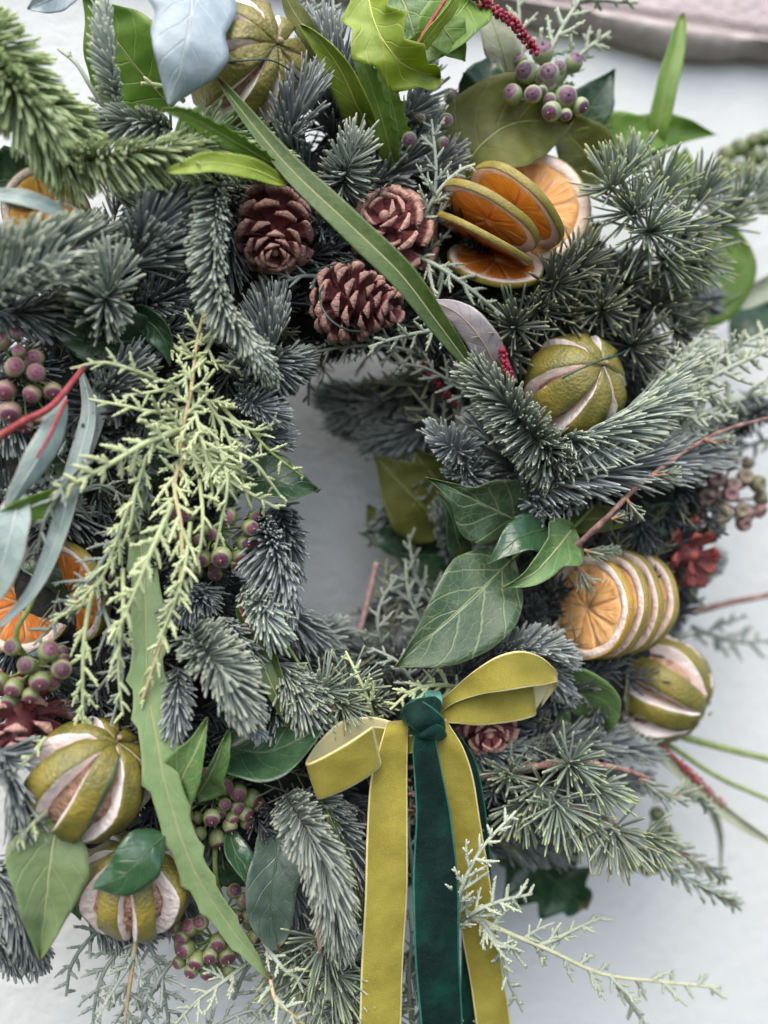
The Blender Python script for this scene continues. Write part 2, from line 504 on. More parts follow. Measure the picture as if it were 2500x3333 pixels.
M['peel_y'] = peel_mat("amber_citrus_peel", (0.48, 0.28, 0.03), (0.40, 0.28, 0.05))

def berry_mat(name, g1, g2, p1, p2):
    k = NT(name)
    sx = k.t.nodes.new("ShaderNodeSeparateXYZ")
    k.put(sx.inputs[0], k.n("TexCoord", out=3))
    o = k.orand()
    n = k.noise(2.2, 3)
    z = k.math('ADD', sx.outputs[2], k.math('MULTIPLY', k.math('SUBTRACT', n, 0.5), 0.18))
    g = k.mix(k.math('FRACT', k.math('MULTIPLY', o, 7.31)), g1, g2)
    p = k.mix(k.math('FRACT', k.math('MULTIPLY', o, 3.77)), p1, p2)
    c = k.mix(k.step(z, 0.58, 0.68), g, p)
    rim = k.math('MULTIPLY', k.step(z, 0.46, 0.58), k.step(z, 0.74, 0.62))
    c = k.mix(k.math('MULTIPLY', rim, 0.15), c, (0.45, 0.4, 0.3))
    c = k.mix(k.math('MULTIPLY', k.step(k.noise(5, 4), 0.5, 0.75), 0.3), c, (0.5, 0.46, 0.42))
    return k.bsdf(c, 0.45, k.bump(k.noise(9, 3), 0.15, 0.1))
M['berry'] = berry_mat("green_plum_berry", (0.13, 0.17, 0.045), (0.25, 0.29, 0.12), (0.085, 0.028, 0.048), (0.16, 0.052, 0.08))
M['berry_pl'] = berry_mat("plum_berry", (0.26, 0.17, 0.13), (0.30, 0.28, 0.13), (0.19, 0.05, 0.085), (0.14, 0.035, 0.07))
M['berry_grey'] = berry_mat("grey_green_berry", (0.30, 0.36, 0.20), (0.24, 0.30, 0.16), (0.10, 0.045, 0.085), (0.15, 0.07, 0.115))
M['berry_dk'] = berry_mat("dark_green_berry", (0.08, 0.14, 0.035), (0.14, 0.2, 0.05), (0.09, 0.12, 0.05), (0.13, 0.13, 0.05))
M['berry_br'] = berry_mat("brown_cup_berry", (0.17, 0.18, 0.085), (0.22, 0.10, 0.11), (0.11, 0.03, 0.05), (0.30, 0.10, 0.07))

def velvet_mat(name, a, b, edge, sheen, scol, napscale=45, lo=0.3, hi=0.7):
    k = NT(name)
    uv = k.n("UVMap")
    sx = k.t.nodes.new("ShaderNodeSeparateXYZ")
    k.put(sx.inputs[0], uv)
    av = k.math('ABSOLUTE', sx.outputs[1])
    n = k.noise(38, 3)
    w = k.noise(1500, 2)
    c = k.mix(k.step(n, lo, hi), a, b)
    c = k.mix(k.math('MULTIPLY', k.step(w, 0.4, 0.75), 0.12), c, edge)
    c = k.mix(k.math('MULTIPLY', k.step(av, 0.90, 0.945), 0.9), c, edge)
    lint = k.step(k.noise(1100, 1), 0.765, 0.80)
    c = k.mix(k.math('MULTIPLY', lint, 0.5), c, edge)
    # the nap: brushed patches catch light differently
    nap = k.noise(napscale, 2)
    nm = k.bump(k.math('ADD', k.math('MULTIPLY', w, 0.25), k.math('MULTIPLY', nap, 2.2)), 0.28, 0.005)
    return k.bsdf(c, 0.75, nm, Specular_IOR_Level=0.2, Sheen_Weight=sheen, Sheen_Roughness=0.35, Sheen_Tint=scol)
M['mustard'] = velvet_mat("mustard_velvet", (0.215, 0.185, 0.022), (0.30, 0.262, 0.040), (0.66, 0.60, 0.30), 0.55, (0.95, 0.9, 0.55, 1))
M['emerald'] = velvet_mat("emerald_velvet", (0.0012, 0.010, 0.008), (0.0018, 0.034, 0.022), (0.03, 0.15, 0.11), 0.08, (0.2, 0.9, 0.65, 1), 55, 0.42, 0.66)  # lighter patches are crushed-velvet highlights put into the colour
def satin(name, c):
    k = NT(name)
    w = k.n("TexWave", {"Vector": k.n("UVMap"), "Scale": 60.0, "Distortion": 0.5})
    return k.bsdf(k.mix(k.math('MULTIPLY', w, 0.12), c, (0.3, 0.27, 0.12)), 0.5, Sheen_Weight=0.2)
M['cream'] = satin("cream_ribbon_back", (0.60, 0.55, 0.30))
M['teal'] = satin("teal_ribbon_back", (0.05, 0.22, 0.18))
def plain(name, c, rough, **kw):
    k = NT(name)
    return k.bsdf(k.mix(k.math('MULTIPLY', k.noise(400), 0.5), c, tuple(x * 0.6 for x in c)), rough, **kw)
M['wire'] = plain("green_enamelled_wire", (0.02, 0.075, 0.055), 0.35)
M['seed'] = plain("crimson_seed", (0.34, 0.03, 0.06), 0.55)
M['brownseed'] = plain("dry_brown_husk", (0.36, 0.25, 0.16), 0.7)

# ------------------------------------------------------------------ builders
def jit(n, s):
    return RNG.normal(0, s, (n, 3))

def fir_geom(C, L, w, n, a0=62, a1=22, up=0.45, fwd=0.25, phi=150, roll=0.0, taper=0.35, K=5, rosette=14, flatup=0.55, comb=False):
    """needles round a shoot C (dense polyline, metres)"""
    K_ = len(C)
    T, U, S = frames(C, roll)
    s = (np.arange(n) + RNG.random(n) * 0.8) / n
    f = s * (K_ - 1)
    i = np.clip(f.astype(int), 0, K_ - 2)
    u = (f - i)[:, None]
    B = C[i] * (1 - u) + C[i + 1] * u
    t, uu, ss = T[i], U[i], S[i]
    nr = 11
    rows = np.linspace(-phi, phi, nr)
    if comb:
        rows = np.array([-106, -90, -74, -58, -40, -20, 22, 42, 60, 76, 95])
        flatup, up = 0.72, up * 1.25 + 0.08
    ph = np.radians(rows[(np.arange(n) * 4) % nr] + RNG.normal(0, 9 if comb else 6, n))
    rad = uu * (np.cos(ph) * flatup)[:, None] + ss * np.sin(ph)[:, None]
    rad = rad * (0.55 + 0.45 * np.linalg.norm(rad, axis=1, keepdims=True))
    a = np.radians(a0 + (a1 - a0) * np.clip((s - 0.6) / 0.4, 0, 1) ** 1.5 + RNG.normal(0, 4.5, n))
    D = nrm(rad * np.sin(a)[:, None] + t * np.cos(a)[:, None] + jit(n, 0.04))
    BE = uu * up * 1.15 + t * (fwd + 0.12) + jit(n, 0.07)
    ln = L * (1 - taper * np.abs(s - 0.35) ** 1.3) * RNG.uniform(0.8, 1.08, n)
    if rosette:
        m = rosette
        ph = np.arange(m) * 2.4
        a = np.radians(np.linspace(8, 60, m))
        rad = U[-1] * np.cos(ph)[:, None] + S[-1] * np.sin(ph)[:, None]
        D = np.vstack([D, nrm(rad * np.sin(a)[:, None] + T[-1] * np.cos(a)[:, None])])
        BE = np.vstack([BE, np.repeat((U[-1] * up * 0.4)[None], m, 0) + jit(m, 0.06)])
        B = np.vstack([B, np.repeat(C[-1][None], m, 0)])
        ln = np.concatenate([ln, L * 0.72 * RNG.uniform(0.8, 1.1, m)])
    W = w * RNG.uniform(0.85, 1.15, len(ln))
    return needles(B, D, BE, ln, W, K=K)

def fir(label, pts, L, w, n, mat, bud=None, group="noble fir sprigs", name="fir_sprig", cat="fir sprig", barkm='bark_dark', stem=4.5, **kw):
    C = catmull(PS(pts), 24)
    k = mpp(C[0])
    kw.setdefault('roll', RNG.uniform(-0.75, 0.75))
    r = thing(name, label, cat, C[0], group)
    V, F = tube(C, np.linspace(stem, stem * 0.5, 24) * k, 6)
    part("stem", V, F, M[barkm], r)
    V, F, rn, tt = fir_geom(C, L * k * 0.83, w * k * 0.5 * 0.78, int(n * 1.6), **kw)
    part("needle_foliage", V, F, M[mat], r, stuff=True, attrs={'rnd': rn, 'tt': tt})
    if bud:
        bud_part(r, C[-1], C[-1] - C[-3], 9 * k, M[bud])
    return r

def bud_part(r, p, d, rad, mat):
    d = nrm(np.asarray(d))
    t = np.linspace(0, 1, 6)
    C = p + d * (t * rad * 2.6)[:, None]
    V, F = tube(C, rad * np.array([0.6, 1.0, 1.05, 0.85, 0.55, 0.12]), 7)
    part("bud", V, F, mat, r)

def cedar(label, stems, tufts, L, w, mat, n=46, group="cedar sprigs", barkm='bark', sw=11, buds=None, shoots=(), amax=98):
    """stems: polylines; tufts: (px,py,h, axis right, up, toward viewer, size)"""
    r = thing("cedar_sprig", label, "cedar sprig", P(*stems[0][0]), group)
    k = mpp(P(*stems[0][0]))
    for q in stems:
        C = catmull(PS(q), 28)
        rr = np.linspace(sw, sw * 0.45, 28) * k * 0.5 * (1 + 0.18 * np.sin(np.arange(28) * 2.1) + RNG.normal(0, 0.07, 28))
        V, F = tube(C, rr, 7)
        part("stem", V, F, M[barkm], r)
    for (px, py, h, ax, ay, az, sz) in tufts:
        p = P(px, py, h)
        d = SV(ax, ay, az)
        m = int(n * (0.6 + 0.4 * sz))
        i = np.arange(m)
        ph = i * 2.39996
        a = np.radians(np.linspace(6, amax, m) + RNG.normal(0, 8, m))
        e1 = nrm(np.cross(d, [0.2, 0.1, 1.0]))
        e2 = np.cross(d, e1)
        D = nrm(np.outer(np.cos(a), d) + (np.outer(np.cos(ph), e1) + np.outer(np.sin(ph), e2)) * np.sin(a)[:, None] + jit(m, 0.06))
        BE = d * 0.16 + jit(m, 0.07)
        ln = L * k * sz * RNG.uniform(0.72, 1.08, m)
        V, F, rn, tt = needles(p + jit(m, 3 * k), D, BE, ln, w * k * 0.5 * RNG.uniform(0.85, 1.15, m), flat=0.6)
        part("needle_tuft", V, F, M[mat], r, stuff=True, attrs={'rnd': rn, 'tt': tt})
        bud_part(r, p, d, 6.5 * k, M['bud' if buds is None else buds])
    for q in shoots:                       # long shoots set with short needles
        pts, Ls, ns = q
        C = catmull(PS(pts), 20)
        V, F = tube(C, np.linspace(6, 3, 20) * k, 6)
        part("shoot", V, F, M['bud'], r)
        V, F, rn, tt = fir_geom(C, Ls * k, w * k * 0.5, ns, a0=48, a1=24, up=0.1, fwd=0.2, phi=180, rosette=8)
        part("shoot_foliage", V, F, M[mat], r, stuff=True, attrs={'rnd': rn, 'tt': tt})
        for s in (6, 12, 19):
            bud_part(r, C[s], (C[min(s + 1, 19)] - C[s - 1]) + SV(0, 0.2, 1) * 0.001 * RNG.normal(), 6 * k, M['bud'])
    return r

def beads(p0, d, bend, L, r0, k, rnd, acc, nseg=5):
    n = max(4, int(L / (8.5 * k)) * 2 + 1)
    t = np.linspace(0, 1, n)
    C = p0 + np.outer(t, d) * L + np.outer(t * t, bend) * L
    C = C + RNG.normal(0, 0.25 * k, C.shape)
    R = r0 * np.where(np.arange(n) % 2, 1.2, 0.74) * np.interp(t, [0, 0.7, 1], [1.05, 0.84, 0.36])
    V, F = tube(C, R, nseg)
    acc.add(V, F, rnd, np.repeat(t, nseg))
    return C

def cypress(label, pts, tl, sp, mat, r=6.0, a=55, sub=0.42, group="cypress sprigs", stemmat=None, roll=0.0, depth=0.35, endscale=0.35, stemr=None, start=0.06, density=1.0, name="cypress_sprig"):
    n = 40
    C = catmull(PS(pts), n)
    r = r * (1.05 if mat == 'cyp_pale' else 1.06)
    k = mpp(C[n // 2])
    T, U, S = frames(C, roll)
    root = thing(name, label, "cypress sprig", C[0], group)
    seg = np.linalg.norm(np.diff(C, axis=0), axis=1)
    cum = np.concatenate([[0], np.cumsum(seg)])
    tot = cum[-1]
    # main shoot
    if stemmat:
        V, F = tube(C, np.linspace(stemr or r * 1.3, r * 0.75, n) * k, 6)
        part("stem", V, F, M[stemmat], root)
    else:
        nb = max(12, int(tot / (7.5 * k)) * 2)
        Cb = catmull(C, nb)
        R = r * k * 1.2 * np.where(np.arange(nb) % 2, 1.12, 0.8) * np.linspace(1.1, 0.6, nb)
        V, F = tube(Cb, R, 6)
        acc = Acc()
        acc.add(V, F, 0.4, np.repeat(np.linspace(0, 1, nb), 6) * 0.9)
        V, F, at = acc.out()
        part("stem", V, F, M[mat], root, attrs=at)
    s = start * tot
    side = 1
    while s < tot * 0.985:
        f = np.interp(s, cum, np.arange(n))
        i = int(min(f, n - 2))
        u = s / tot
        p = C[i] + (C[i + 1] - C[i]) * (f - i)
        L = tl * k * (1 - (1 - endscale) * u) * RNG.uniform(0.55, 1.15)
        if u < 0.15:
            L *= 0.75
        if RNG.random() < density:
            an = math.radians(a + RNG.normal(0, 9))
            tilt = RNG.normal(0, depth)
            d = nrm(T[i] * math.cos(an) + (S[i] * side + U[i] * tilt) * math.sin(an))
            bend = T[i] * 0.25 + RNG.normal(0, 0.1, 3)
            acc = Acc()
            rn = RNG.random()
            Cb = beads(p, d, bend, L, r * k * RNG.uniform(0.85, 1.05), k, rn, acc, 6)
            m = int(L / (15 * k))
            sd = 1
            td = nrm(Cb[-1] - Cb[0])
            sv = nrm(np.cross(td, U[i]))
            for q in range(m):
                x = (q + 0.8 + RNG.uniform(-0.3, 0.3)) / (m + 0.6)
                pp = Cb[int(x * (len(Cb) - 1))]
                l2 = L * sub * (1.05 - 0.75 * x) * RNG.uniform(0.45, 1.2)
                if l2 > 9 * k and RNG.random() < 0.86:
                    a2 = math.radians(48 + RNG.normal(0, 10))
                    d2 = nrm(td * math.cos(a2) + (sv * sd + U[i] * RNG.normal(0, depth)) * math.sin(a2))
                    Cc = beads(pp, d2, td * 0.25, l2, r * k * 0.84, k, min(1, rn + RNG.uniform(-.3, .3)), acc, 5)
                    if l2 > 48 * k:
                        for x3 in (0.35, 0.62):
                            d3 = nrm(d2 + (td if x3 < 0.5 else sv * sd) * 0.9 + RNG.normal(0, 0.15, 3))
                            beads(Cc[int(x3 * (len(Cc) - 1))], d3, td * 0.1, l2 * 0.34, r * k * 0.75, k, rn, acc, 5)
                sd = -sd
            V, F, at = acc.out()
            part("twig", V, F, M[mat], root, attrs=at)
        side = -side
        s += sp * k * RNG.uniform(0.75, 1.25)
    return root

def leaf_profile(shape, t):
    if shape == 'strap':
        return np.clip(np.sin(np.pi * np.clip(t, 0, 1) ** 0.85), 0, 1) ** 0.55
    if shape == 'oval':
        return np.clip(np.sin(np.pi * t ** 0.8), 0, 1) ** 0.8
    if shape == 'ovate':
        return np.interp(t, [0, .02, .08, .2, .35, .5, .65, .8, .9, 1], [.05, .22, .62, .93, 1, .9, .68, .37, .17, 0])
    if shape == 'lobed':
        return np.interp(t, [0, .03, .10, .2, .27, .33, .42, .55, .7, .85, 1], [.05, .42, .75, .95, 1.0, .86, .62, .55, .40, .19, 0])
    if shape == 'serr':
        b = np.clip(np.sin(np.pi * t ** 0.8), 0, 1) ** 0.6
        ph = (t * 8.0) % 1.0
        return b * (0.80 + 0.30 * ph ** 3)
    if shape == 'holly':
        b = np.clip(np.sin(np.pi * t ** 0.8), 0, 1) ** 0.6
        ph = (t * 4.2) % 1.0
        return b * (0.60 + 0.45 * np.abs(ph - 0.5) * 2)
    if shape == 'tooth':
        b = np.clip(np.sin(np.pi * t ** 0.9), 0, 1) ** 0.45
        ph = (t * 11.0 + 0.25 * np.sin(t * 17)) % 1.0
        return b * (0.80 + 0.34 * ph ** 4)
    t_, w_ = shape
    return np.interp(t, t_, w_)

def leaf(label, pts, width, shape, mat, roll=0.0, cup=0.15, twist=0.0, ripple=0.05, name="leaf", cat="leaf", group=None, rib=True, under=None, petiole=None, fold=0.0, curl=0.0, thick=0.00035, smoothpts=True):
    """pts run from the base to the tip; width = widest, in photo pixels; shape name or (right, left) outline tables in photo pixels"""
    nu, nv = (64 if shape in ('serr', 'tooth', 'holly') else 40), 13
    C = catmull(PS(pts), nu)
    k = mpp(C[nu // 2])
    t = np.linspace(0, 1, nu)
    T, U, S = frames(C, np.radians(roll + twist * t))
    if isinstance(shape, tuple) and isinstance(shape[0], list):
        wr = np.interp(t, *zip(*shape[0])) * k
        wl = np.interp(t, *zip(*shape[1])) * k
        # round the corners of the traced outline a little
        ker = np.array([1, 2, 1]) / 4
        for _ in range(2):
            wr[1:-1] = np.convolve(wr, ker, 'valid')
            wl[1:-1] = np.convolve(wl, ker, 'valid')
    else:
        wr = leaf_profile(shape, t) * width * k * 0.5
        wl = wr * (1 + 0.06 * np.sin(t * 7 + len(label)) + 0.025 * np.sin(t * 23 + len(label)))
        wr = wr * (1 + 0.03 * np.sin(t * 19 + 2 * len(label)))
        if shape in ('serr', 'tooth'):
            wl = leaf_profile(shape, np.clip(t * 1.0 + 0.045, 0, 1)) * width * k * 0.5
    v = np.linspace(-1, 1, nv)
    W = np.where(v[None, :] >= 0, wr[:, None], wl[:, None])
    mw = max(wr.max(), wl.max())
    ph = (len(label) * 1.7) % 6.28
    off = mw * (cup * np.abs(v)[None, :] ** 1.6 + fold * np.abs(v)[None, :]
                + ripple * np.sin(t[:, None] * 13 + ph + v[None, :] * 2.0) * np.abs(v)[None, :]
                + 0.01 * np.sin(t[:, None] * 31 + v[None, :] * 3 + ph))
    x = W * v[None, :]
    if curl:
        ang = curl * v[None, :]
        off = off + W * np.sin(ang) * np.sign(v)[None, :] * np.sign(v)[None, :]
        x = x * np.cos(ang * 0.8)
    V = C[:, None, :] + S[:, None, :] * x[..., None] + U[:, None, :] * off[..., None]
    uv = np.stack([np.repeat(t, nv), np.tile(v, nu)], axis=1)
    i = np.arange(nu - 1)[:, None] * nv
    j = np.arange(nv - 1)[None, :]
    Q = np.stack([i + j, i + j + 1, i + nv + j + 1, i + nv + j], axis=-1).reshape(-1, 4)
    root = thing(name, label, cat, C[0], group)
    mats = [M[mat], M[under or mat]]
    o = part("blade", V.reshape(-1, 3), [Q], mats, root, uv=uv)
    md = o.modifiers.new("thickness", 'SOLIDIFY')
    md.thickness = thick
    md.offset = 0
    if under:
        md.material_offset = 1
    if rib:
        Cr = C + U * (0.0001) 
        V, F = tube(Cr[: int(nu * 0.97)], np.linspace(1, 0.35, int(nu * 0.97)) * min(4.2, width * 0.045) * k, 6)
        part("midrib", V, F, [rib_mat(mat)], root)
    if petiole:
        Cp = catmull(PS(petiole + [pts[0]]), 12)
        V, F = tube(Cp, 5.0 * k, 6)
        part("petiole", V, F, M['stem_green'], root)
    return root

RIB = {'ivy_dark': 'rib_green', 'ivy_deep': 'rib_deep', 'ivy_gloss': 'rib_deep', 'dust_leaf': 'rib_deep', 'white_leaf': 'rib_tan',
       'blue_leaf': 'rib_white', 'eucal': 'rib_white', 'pink_dry': 'rib_tan', 'lime_leaf': 'rib_lime', 'olive_leaf': 'rib_olive', 'grass_leaf': 'rib_olive'}
for nm, c in (('rib_green', (0.17, 0.23, 0.11)), ('rib_deep', (0.07, 0.12, 0.05)), ('rib_tan', (0.5, 0.4, 0.28)), ('rib_white', (0.55, 0.6, 0.58)),
              ('rib_lime', (0.55, 0.60, 0.15)), ('rib_pale', (0.40, 0.44, 0.22)), ('rib_olive', (0.26, 0.32, 0.10))):
    M[nm] = plain(nm.replace('rib', 'leaf_rib'), c, 0.5)
def rib_mat(m):
    return M[RIB.get(m, 'rib_pale')]

def sheet(rows, nu=60, nv=9, bulge=0.0):
    """a band between two rails of points: rows of ((px,py,h),(px,py,h))"""
    A = catmull_idx(PS([q[0] for q in rows]), nu)
    B = catmull_idx(PS([q[1] for q in rows]), nu)
    v = np.linspace(0, 1, nv)
    G = A[:, None, :] * (1 - v)[None, :, None] + B[:, None, :] * v[None, :, None]
    if bulge:
        N = nrm(np.cross(np.gradient((A + B) / 2, axis=0), B - A))
        w = np.linalg.norm(B - A, axis=1)
        G = G + N[:, None, :] * (bulge * w[:, None] * (1 - (2 * v - 1)[None, :] ** 2))[..., None]
    seg = np.concatenate([[0], np.cumsum(np.linalg.norm(np.diff((A + B) / 2, axis=0), axis=1))])
    uv = np.stack([np.repeat(seg / 0.02, nv), np.tile(2 * v - 1, nu)], axis=1)
    i = np.arange(nu - 1)[:, None] * nv
    j = np.arange(nv - 1)[None, :]
    Q = np.stack([i + j, i + j + 1, i + nv + j + 1, i + nv + j], axis=-1).reshape(-1, 4)
    return G.reshape(-1, 3), [Q], uv

def band(name, rows, parent, front, back, nu=60, bulge=0.0, flip=False, thick=0.0007, creases=0.0):
    V, F, uv = sheet(rows, nu, 15, bulge)
    if creases:
        G = V.reshape(nu, 15, 3)
        T = np.gradient(G.mean(axis=1), axis=0)
        N = nrm(np.cross(T, G[:, -1] - G[:, 0]))
        s = np.linspace(0, 1, nu)[:, None]
        v = np.linspace(0, 1, 15)[None, :]
        d = creases * (np.sin(s * 9 + v * 3) + 0.6 * np.sin(s * 21 - v * 5 + 1)) * 0.5
        V = (G + N[:, None, :] * d[..., None]).reshape(-1, 3)
    if flip:
        F = [f[:, ::-1] for f in F]
    o = part(name, V, F, [M[front], M[back]], parent, uv=uv)
    md = o.modifiers.new("thickness", 'SOLIDIFY')
    md.thickness = thick
    md.offset = 0
    md.material_offset = 1
    md.material_offset_rim = 0
    return o

def stick(name, pts, r, mat, parent=None, label=None, cat=None, group=None, n=24, taper=0.7, nseg=7):
    C = catmull(PS(pts), n)
    k = mpp(C[0])
    V, F = tube(C, np.linspace(1, taper, n) * r * k * (1 + RNG.normal(0, 0.03, n)), nseg)
    if parent is not None:
        return part(name, V, F, M[mat], parent)
    me = np_mesh(name, V - C[0], F, M[mat])
    o = link(name, me)
    o.location = C[0].tolist()
    return tag(o, label, cat, group)

# --- dried limes
def basis(z, hint):
    z = nrm(np.asarray(z, float))
    x = nrm(hint - z * np.dot(hint, z))
    return x, np.cross(z, x), z

def wedge_mesh(n, gap, seed, sq=1.0, pithw=0.075, rin=0.70):
    rg = np.random.default_rng(seed)
    nt = 20
    th = np.linspace(0.03, math.pi - 0.03, nt)
    half = math.pi / n
    g = gap * half * np.clip(np.sin(th), 0, 1) ** 1.2 * np.where(np.sin(th) > 0.5, 1, np.clip((np.sin(th) - 0.34) / 0.16, 0, 1))
    rows = []
    for i in range(nt):
        ao = half - g[i] - 0.004
        cheek = pithw * min(1.0, g[i] / (gap * half + 1e-9) * 1.2)
        ai = min(half - 0.003, ao + cheek * 0.9)
        pr = [(-ai, rin), (-ai, 0.80), (-ao - cheek * 0.18, 0.955), (-ao, 0.985), (-ao * 0.6, 1.012), (0, 1.02), (ao * 0.6, 1.012), (ao, 0.985), (ao + cheek * 0.18, 0.955), (ai, 0.80), (ai, rin)]
        dim = 1 - 0.13 * math.exp(-(th[i] / 0.42) ** 2) - 0.13 * math.exp(-((math.pi - th[i]) / 0.42) ** 2)
        for a, rr in pr:
            rr = rr * dim
            rr = rr * (1 + 0.018 * math.sin(a * 9 + th[i] * 5 + seed) + 0.02 * math.sin(th[i] * 4.3 + seed * 1.7) + 0.012 * rg.normal() * (1 if rr > 0.9 else 0.4) + (0.022 if 0.94 < rr < 0.99 else 0))
            rows.append((rr * math.sin(th[i]) * math.cos(a), rr * math.sin(th[i]) * math.sin(a), rr * math.cos(th[i]) * sq))
    V = np.array(rows)
    m = 11
    i = np.arange(nt - 1)[:, None] * m
    j = np.arange(m - 1)[None, :]
    Q = np.stack([i + j, i + m + j, i + m + j + 1, i + j + 1], axis=-1)
    mi = np.tile(np.array([1, 1, 1, 0, 0, 0, 0, 1, 1, 1]), nt - 1)
    return np_mesh("rind_wedge", V, [Q.reshape(-1, 4)], [M['rind'], M['pith']], mi=mi)

def uv_sphere(nu=16, nv=10):
    th = np.linspace(0, math.pi, nv)
    ph = np.arange(nu) * 2 * math.pi / nu
    V = np.array([[math.sin(a) * math.cos(b), math.sin(a) * math.sin(b), math.cos(a)] for a in th for b in ph])
    i = np.arange(nv - 1)[:, None] * nu
    j = np.arange(nu)[None, :]
    j2 = (j + 1) % nu
    Q = np.stack([i + j, i + nu + j, i + nu + j2, i + j2], axis=-1).reshape(-1, 4)
    return V, [Q]

def place(o, R, loc, s):
    """R: columns x,y,z; a part placed within its thing (things are only moved)"""
    m = Matrix.Identity(4)
    for c in range(3):
        for r_ in range(3):
            m[r_][c] = float(R[c][r_]) * s
        m[c][3] = float(loc[c])
    o.matrix_local = m

def lime(label, px, py, h, rad, axis, n=9, gap=0.34, sq=1.0, spin=0.0, rin=0.70):
    p = P(px, py, h)
    k = mpp(p) * rad
    SOLID.append((p, None, k * 0.97))
    root = thing("dried_lime", label, "dried lime", p, "dried slit limes")
    x, y, z = basis(SV(*axis), SV(0.3, 1, 0.2))
    meshes = [wedge_mesh(n, gap * f, sd, sq, rin=rin) for f, sd in ((1.0, 1), (1.3, 5), (0.72, 9), (1.1, 14))]
    lop = RNG.normal(0, 0.035, 2)
    for q in range(n):
        a = spin + q * 2 * math.pi / n + RNG.normal(0, 0.02)
        xx = x * math.cos(a) + y * math.sin(a)
        yy = np.cross(z, xx)
        o = link("rind_wedge", meshes[(q * 3 + 1) % 4], root)
        sc = 1 + lop[0] * math.cos(a) + lop[1] * math.sin(2 * a) + RNG.normal(0, 0.016)
        zz = nrm(z + xx * RNG.normal(0, 0.035) + yy * RNG.normal(0, 0.02))
        place(o, (xx * sc, yy * 0.99, zz), (0, 0, 0), k)
    V, F = uv_sphere(22, 14)
    V = V * (0.77 + RNG.normal(0, 0.035, (len(V), 1))) * np.array([1, 1, sq])
    core = link("dried_core", np_mesh("dried_core", V, F, M['flesh']), root)
    place(core, (x, y, z), (0, 0, 0), k)
    nb = np.array([0, 0, 1.0])
    for sgn in (1, -1):
        V, F = tube(np.array([[0, 0, sgn * 0.99 * sq], [0, 0, sgn * 1.015 * sq], [0, 0, sgn * 1.03 * sq]]), [0.06, 0.045, 0.015], 8)
        b = link("stalk_scar", np_mesh("stalk_scar", V, F, M['brownseed']), root)
        place(b, (x, y, z), (0, 0, 0), k)
    return root

# --- orange slices
def slice_parts():
    ang = np.linspace(0, 2 * math.pi, 49)[:-1]
    w = 1 + 0.012 * np.sin(ang * 3 + 1) + 0.008 * np.sin(ang * 7)
    def ring(prof):
        V, m = [], len(prof)
        for a, ww in zip(ang, w):
            for r_, z in prof:
                V.append((r_ * ww * math.cos(a), r_ * ww * math.sin(a), z + 0.02 * math.sin(2 * a + 0.7)))
        i = np.arange(48)[:, None] * m
        i2 = ((np.arange(48) + 1) % 48)[:, None] * m
        j = np.arange(m)[None, :]
        j2 = (j + 1) % m
        return np.array(V), [np.stack([i + j, i2 + j, i2 + j2, i + j2], axis=-1).reshape(-1, 4)]
    peel = ring([(0.972, 0.084), (0.99, 0.086), (1.0, 0.06), (1.006, 0.0), (1.0, -0.06), (0.99, -0.086), (0.972, -0.084)])
    pith = ring([(0.80, 0.055), (0.86, 0.080), (0.971, 0.084), (0.971, -0.084), (0.86, -0.080), (0.80, -0.055)])
    memb = ring([(0.02, 0.035), (0.45, 0.036), (0.83, 0.05), (0.83, -0.05), (0.45, -0.036), (0.02, -0.035)])
    segs = []
    for q in range(9):
        rg = np.random.default_rng(q + 3)
        da = 2 * math.pi / 9
        a0 = q * da
        V, pr = [], []
        hw = da * 0.5 * rg.uniform(0.91, 0.97)
        out = []
        for x, hh in ((0.10, 0.25), (0.16, 0.62), (0.30, 0.86), (0.5, 0.94), (0.68, 0.97), (0.775, 0.88), (0.815, 0.55), (0.825, 0.0)):
            out.append((x, hh))
        loop = [(x, hh) for x, hh in out] + [(x, -hh) for x, hh in reversed(out[:-1])]
        c = (0.52, 0.0)
        L = len(loop)
        for sgn in (1, -1):
            for sc, z in ((1.0, 0.03), (0.93, 0.062), (0.6, 0.066), (0.2, 0.058)):
                for x, hh in loop:
                    rr = c[0] + (x - c[0]) * sc
                    aa = a0 + da / 2 + hh * hw * sc
                    zz = sgn * (z + (rg.normal(0, 0.008) if sc < 1 else 0))
                    V.append((rr * math.cos(aa), rr * math.sin(aa), zz + 0.02 * math.sin(2 * aa + 0.7)))
        F4 = []
        for s_ in range(2):
            for r_ in range(3):
                b = (s_ * 4 + r_) * L
                for j in range(L):
                    f = [b + j, b + (j + 1) % L, b + L + (j + 1) % L, b + L + j]
                    F4.append(f if s_ == 0 else f[::-1])
        for j in range(L):
            F4.append([j, 4 * L + j, 4 * L + (j + 1) % L, (j + 1) % L])
        caps = [np.arange(3 * L, 4 * L)[None, :], np.arange(7 * L, 8 * L)[::-1][None, :]]
        segs.append((np.array(V), [np.array(F4)] + caps))
    return peel, pith, memb, segs
SLICE = slice_parts()
SLICE_ME = {}
def slice_meshes(kind):
    if kind not in SLICE_ME:
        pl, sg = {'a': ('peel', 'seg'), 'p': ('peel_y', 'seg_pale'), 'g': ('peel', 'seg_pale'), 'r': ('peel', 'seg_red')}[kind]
        peel, pith, memb, segs = SLICE
        SLICE_ME[kind] = (np_mesh("peel", *peel, M[pl]), np_mesh("pith", *pith, M['opith']), np_mesh("membrane", *memb, M['membrane']),
                          [np_mesh("flesh_segment", *s, M[sg]) for s in segs])
    return SLICE_ME[kind]

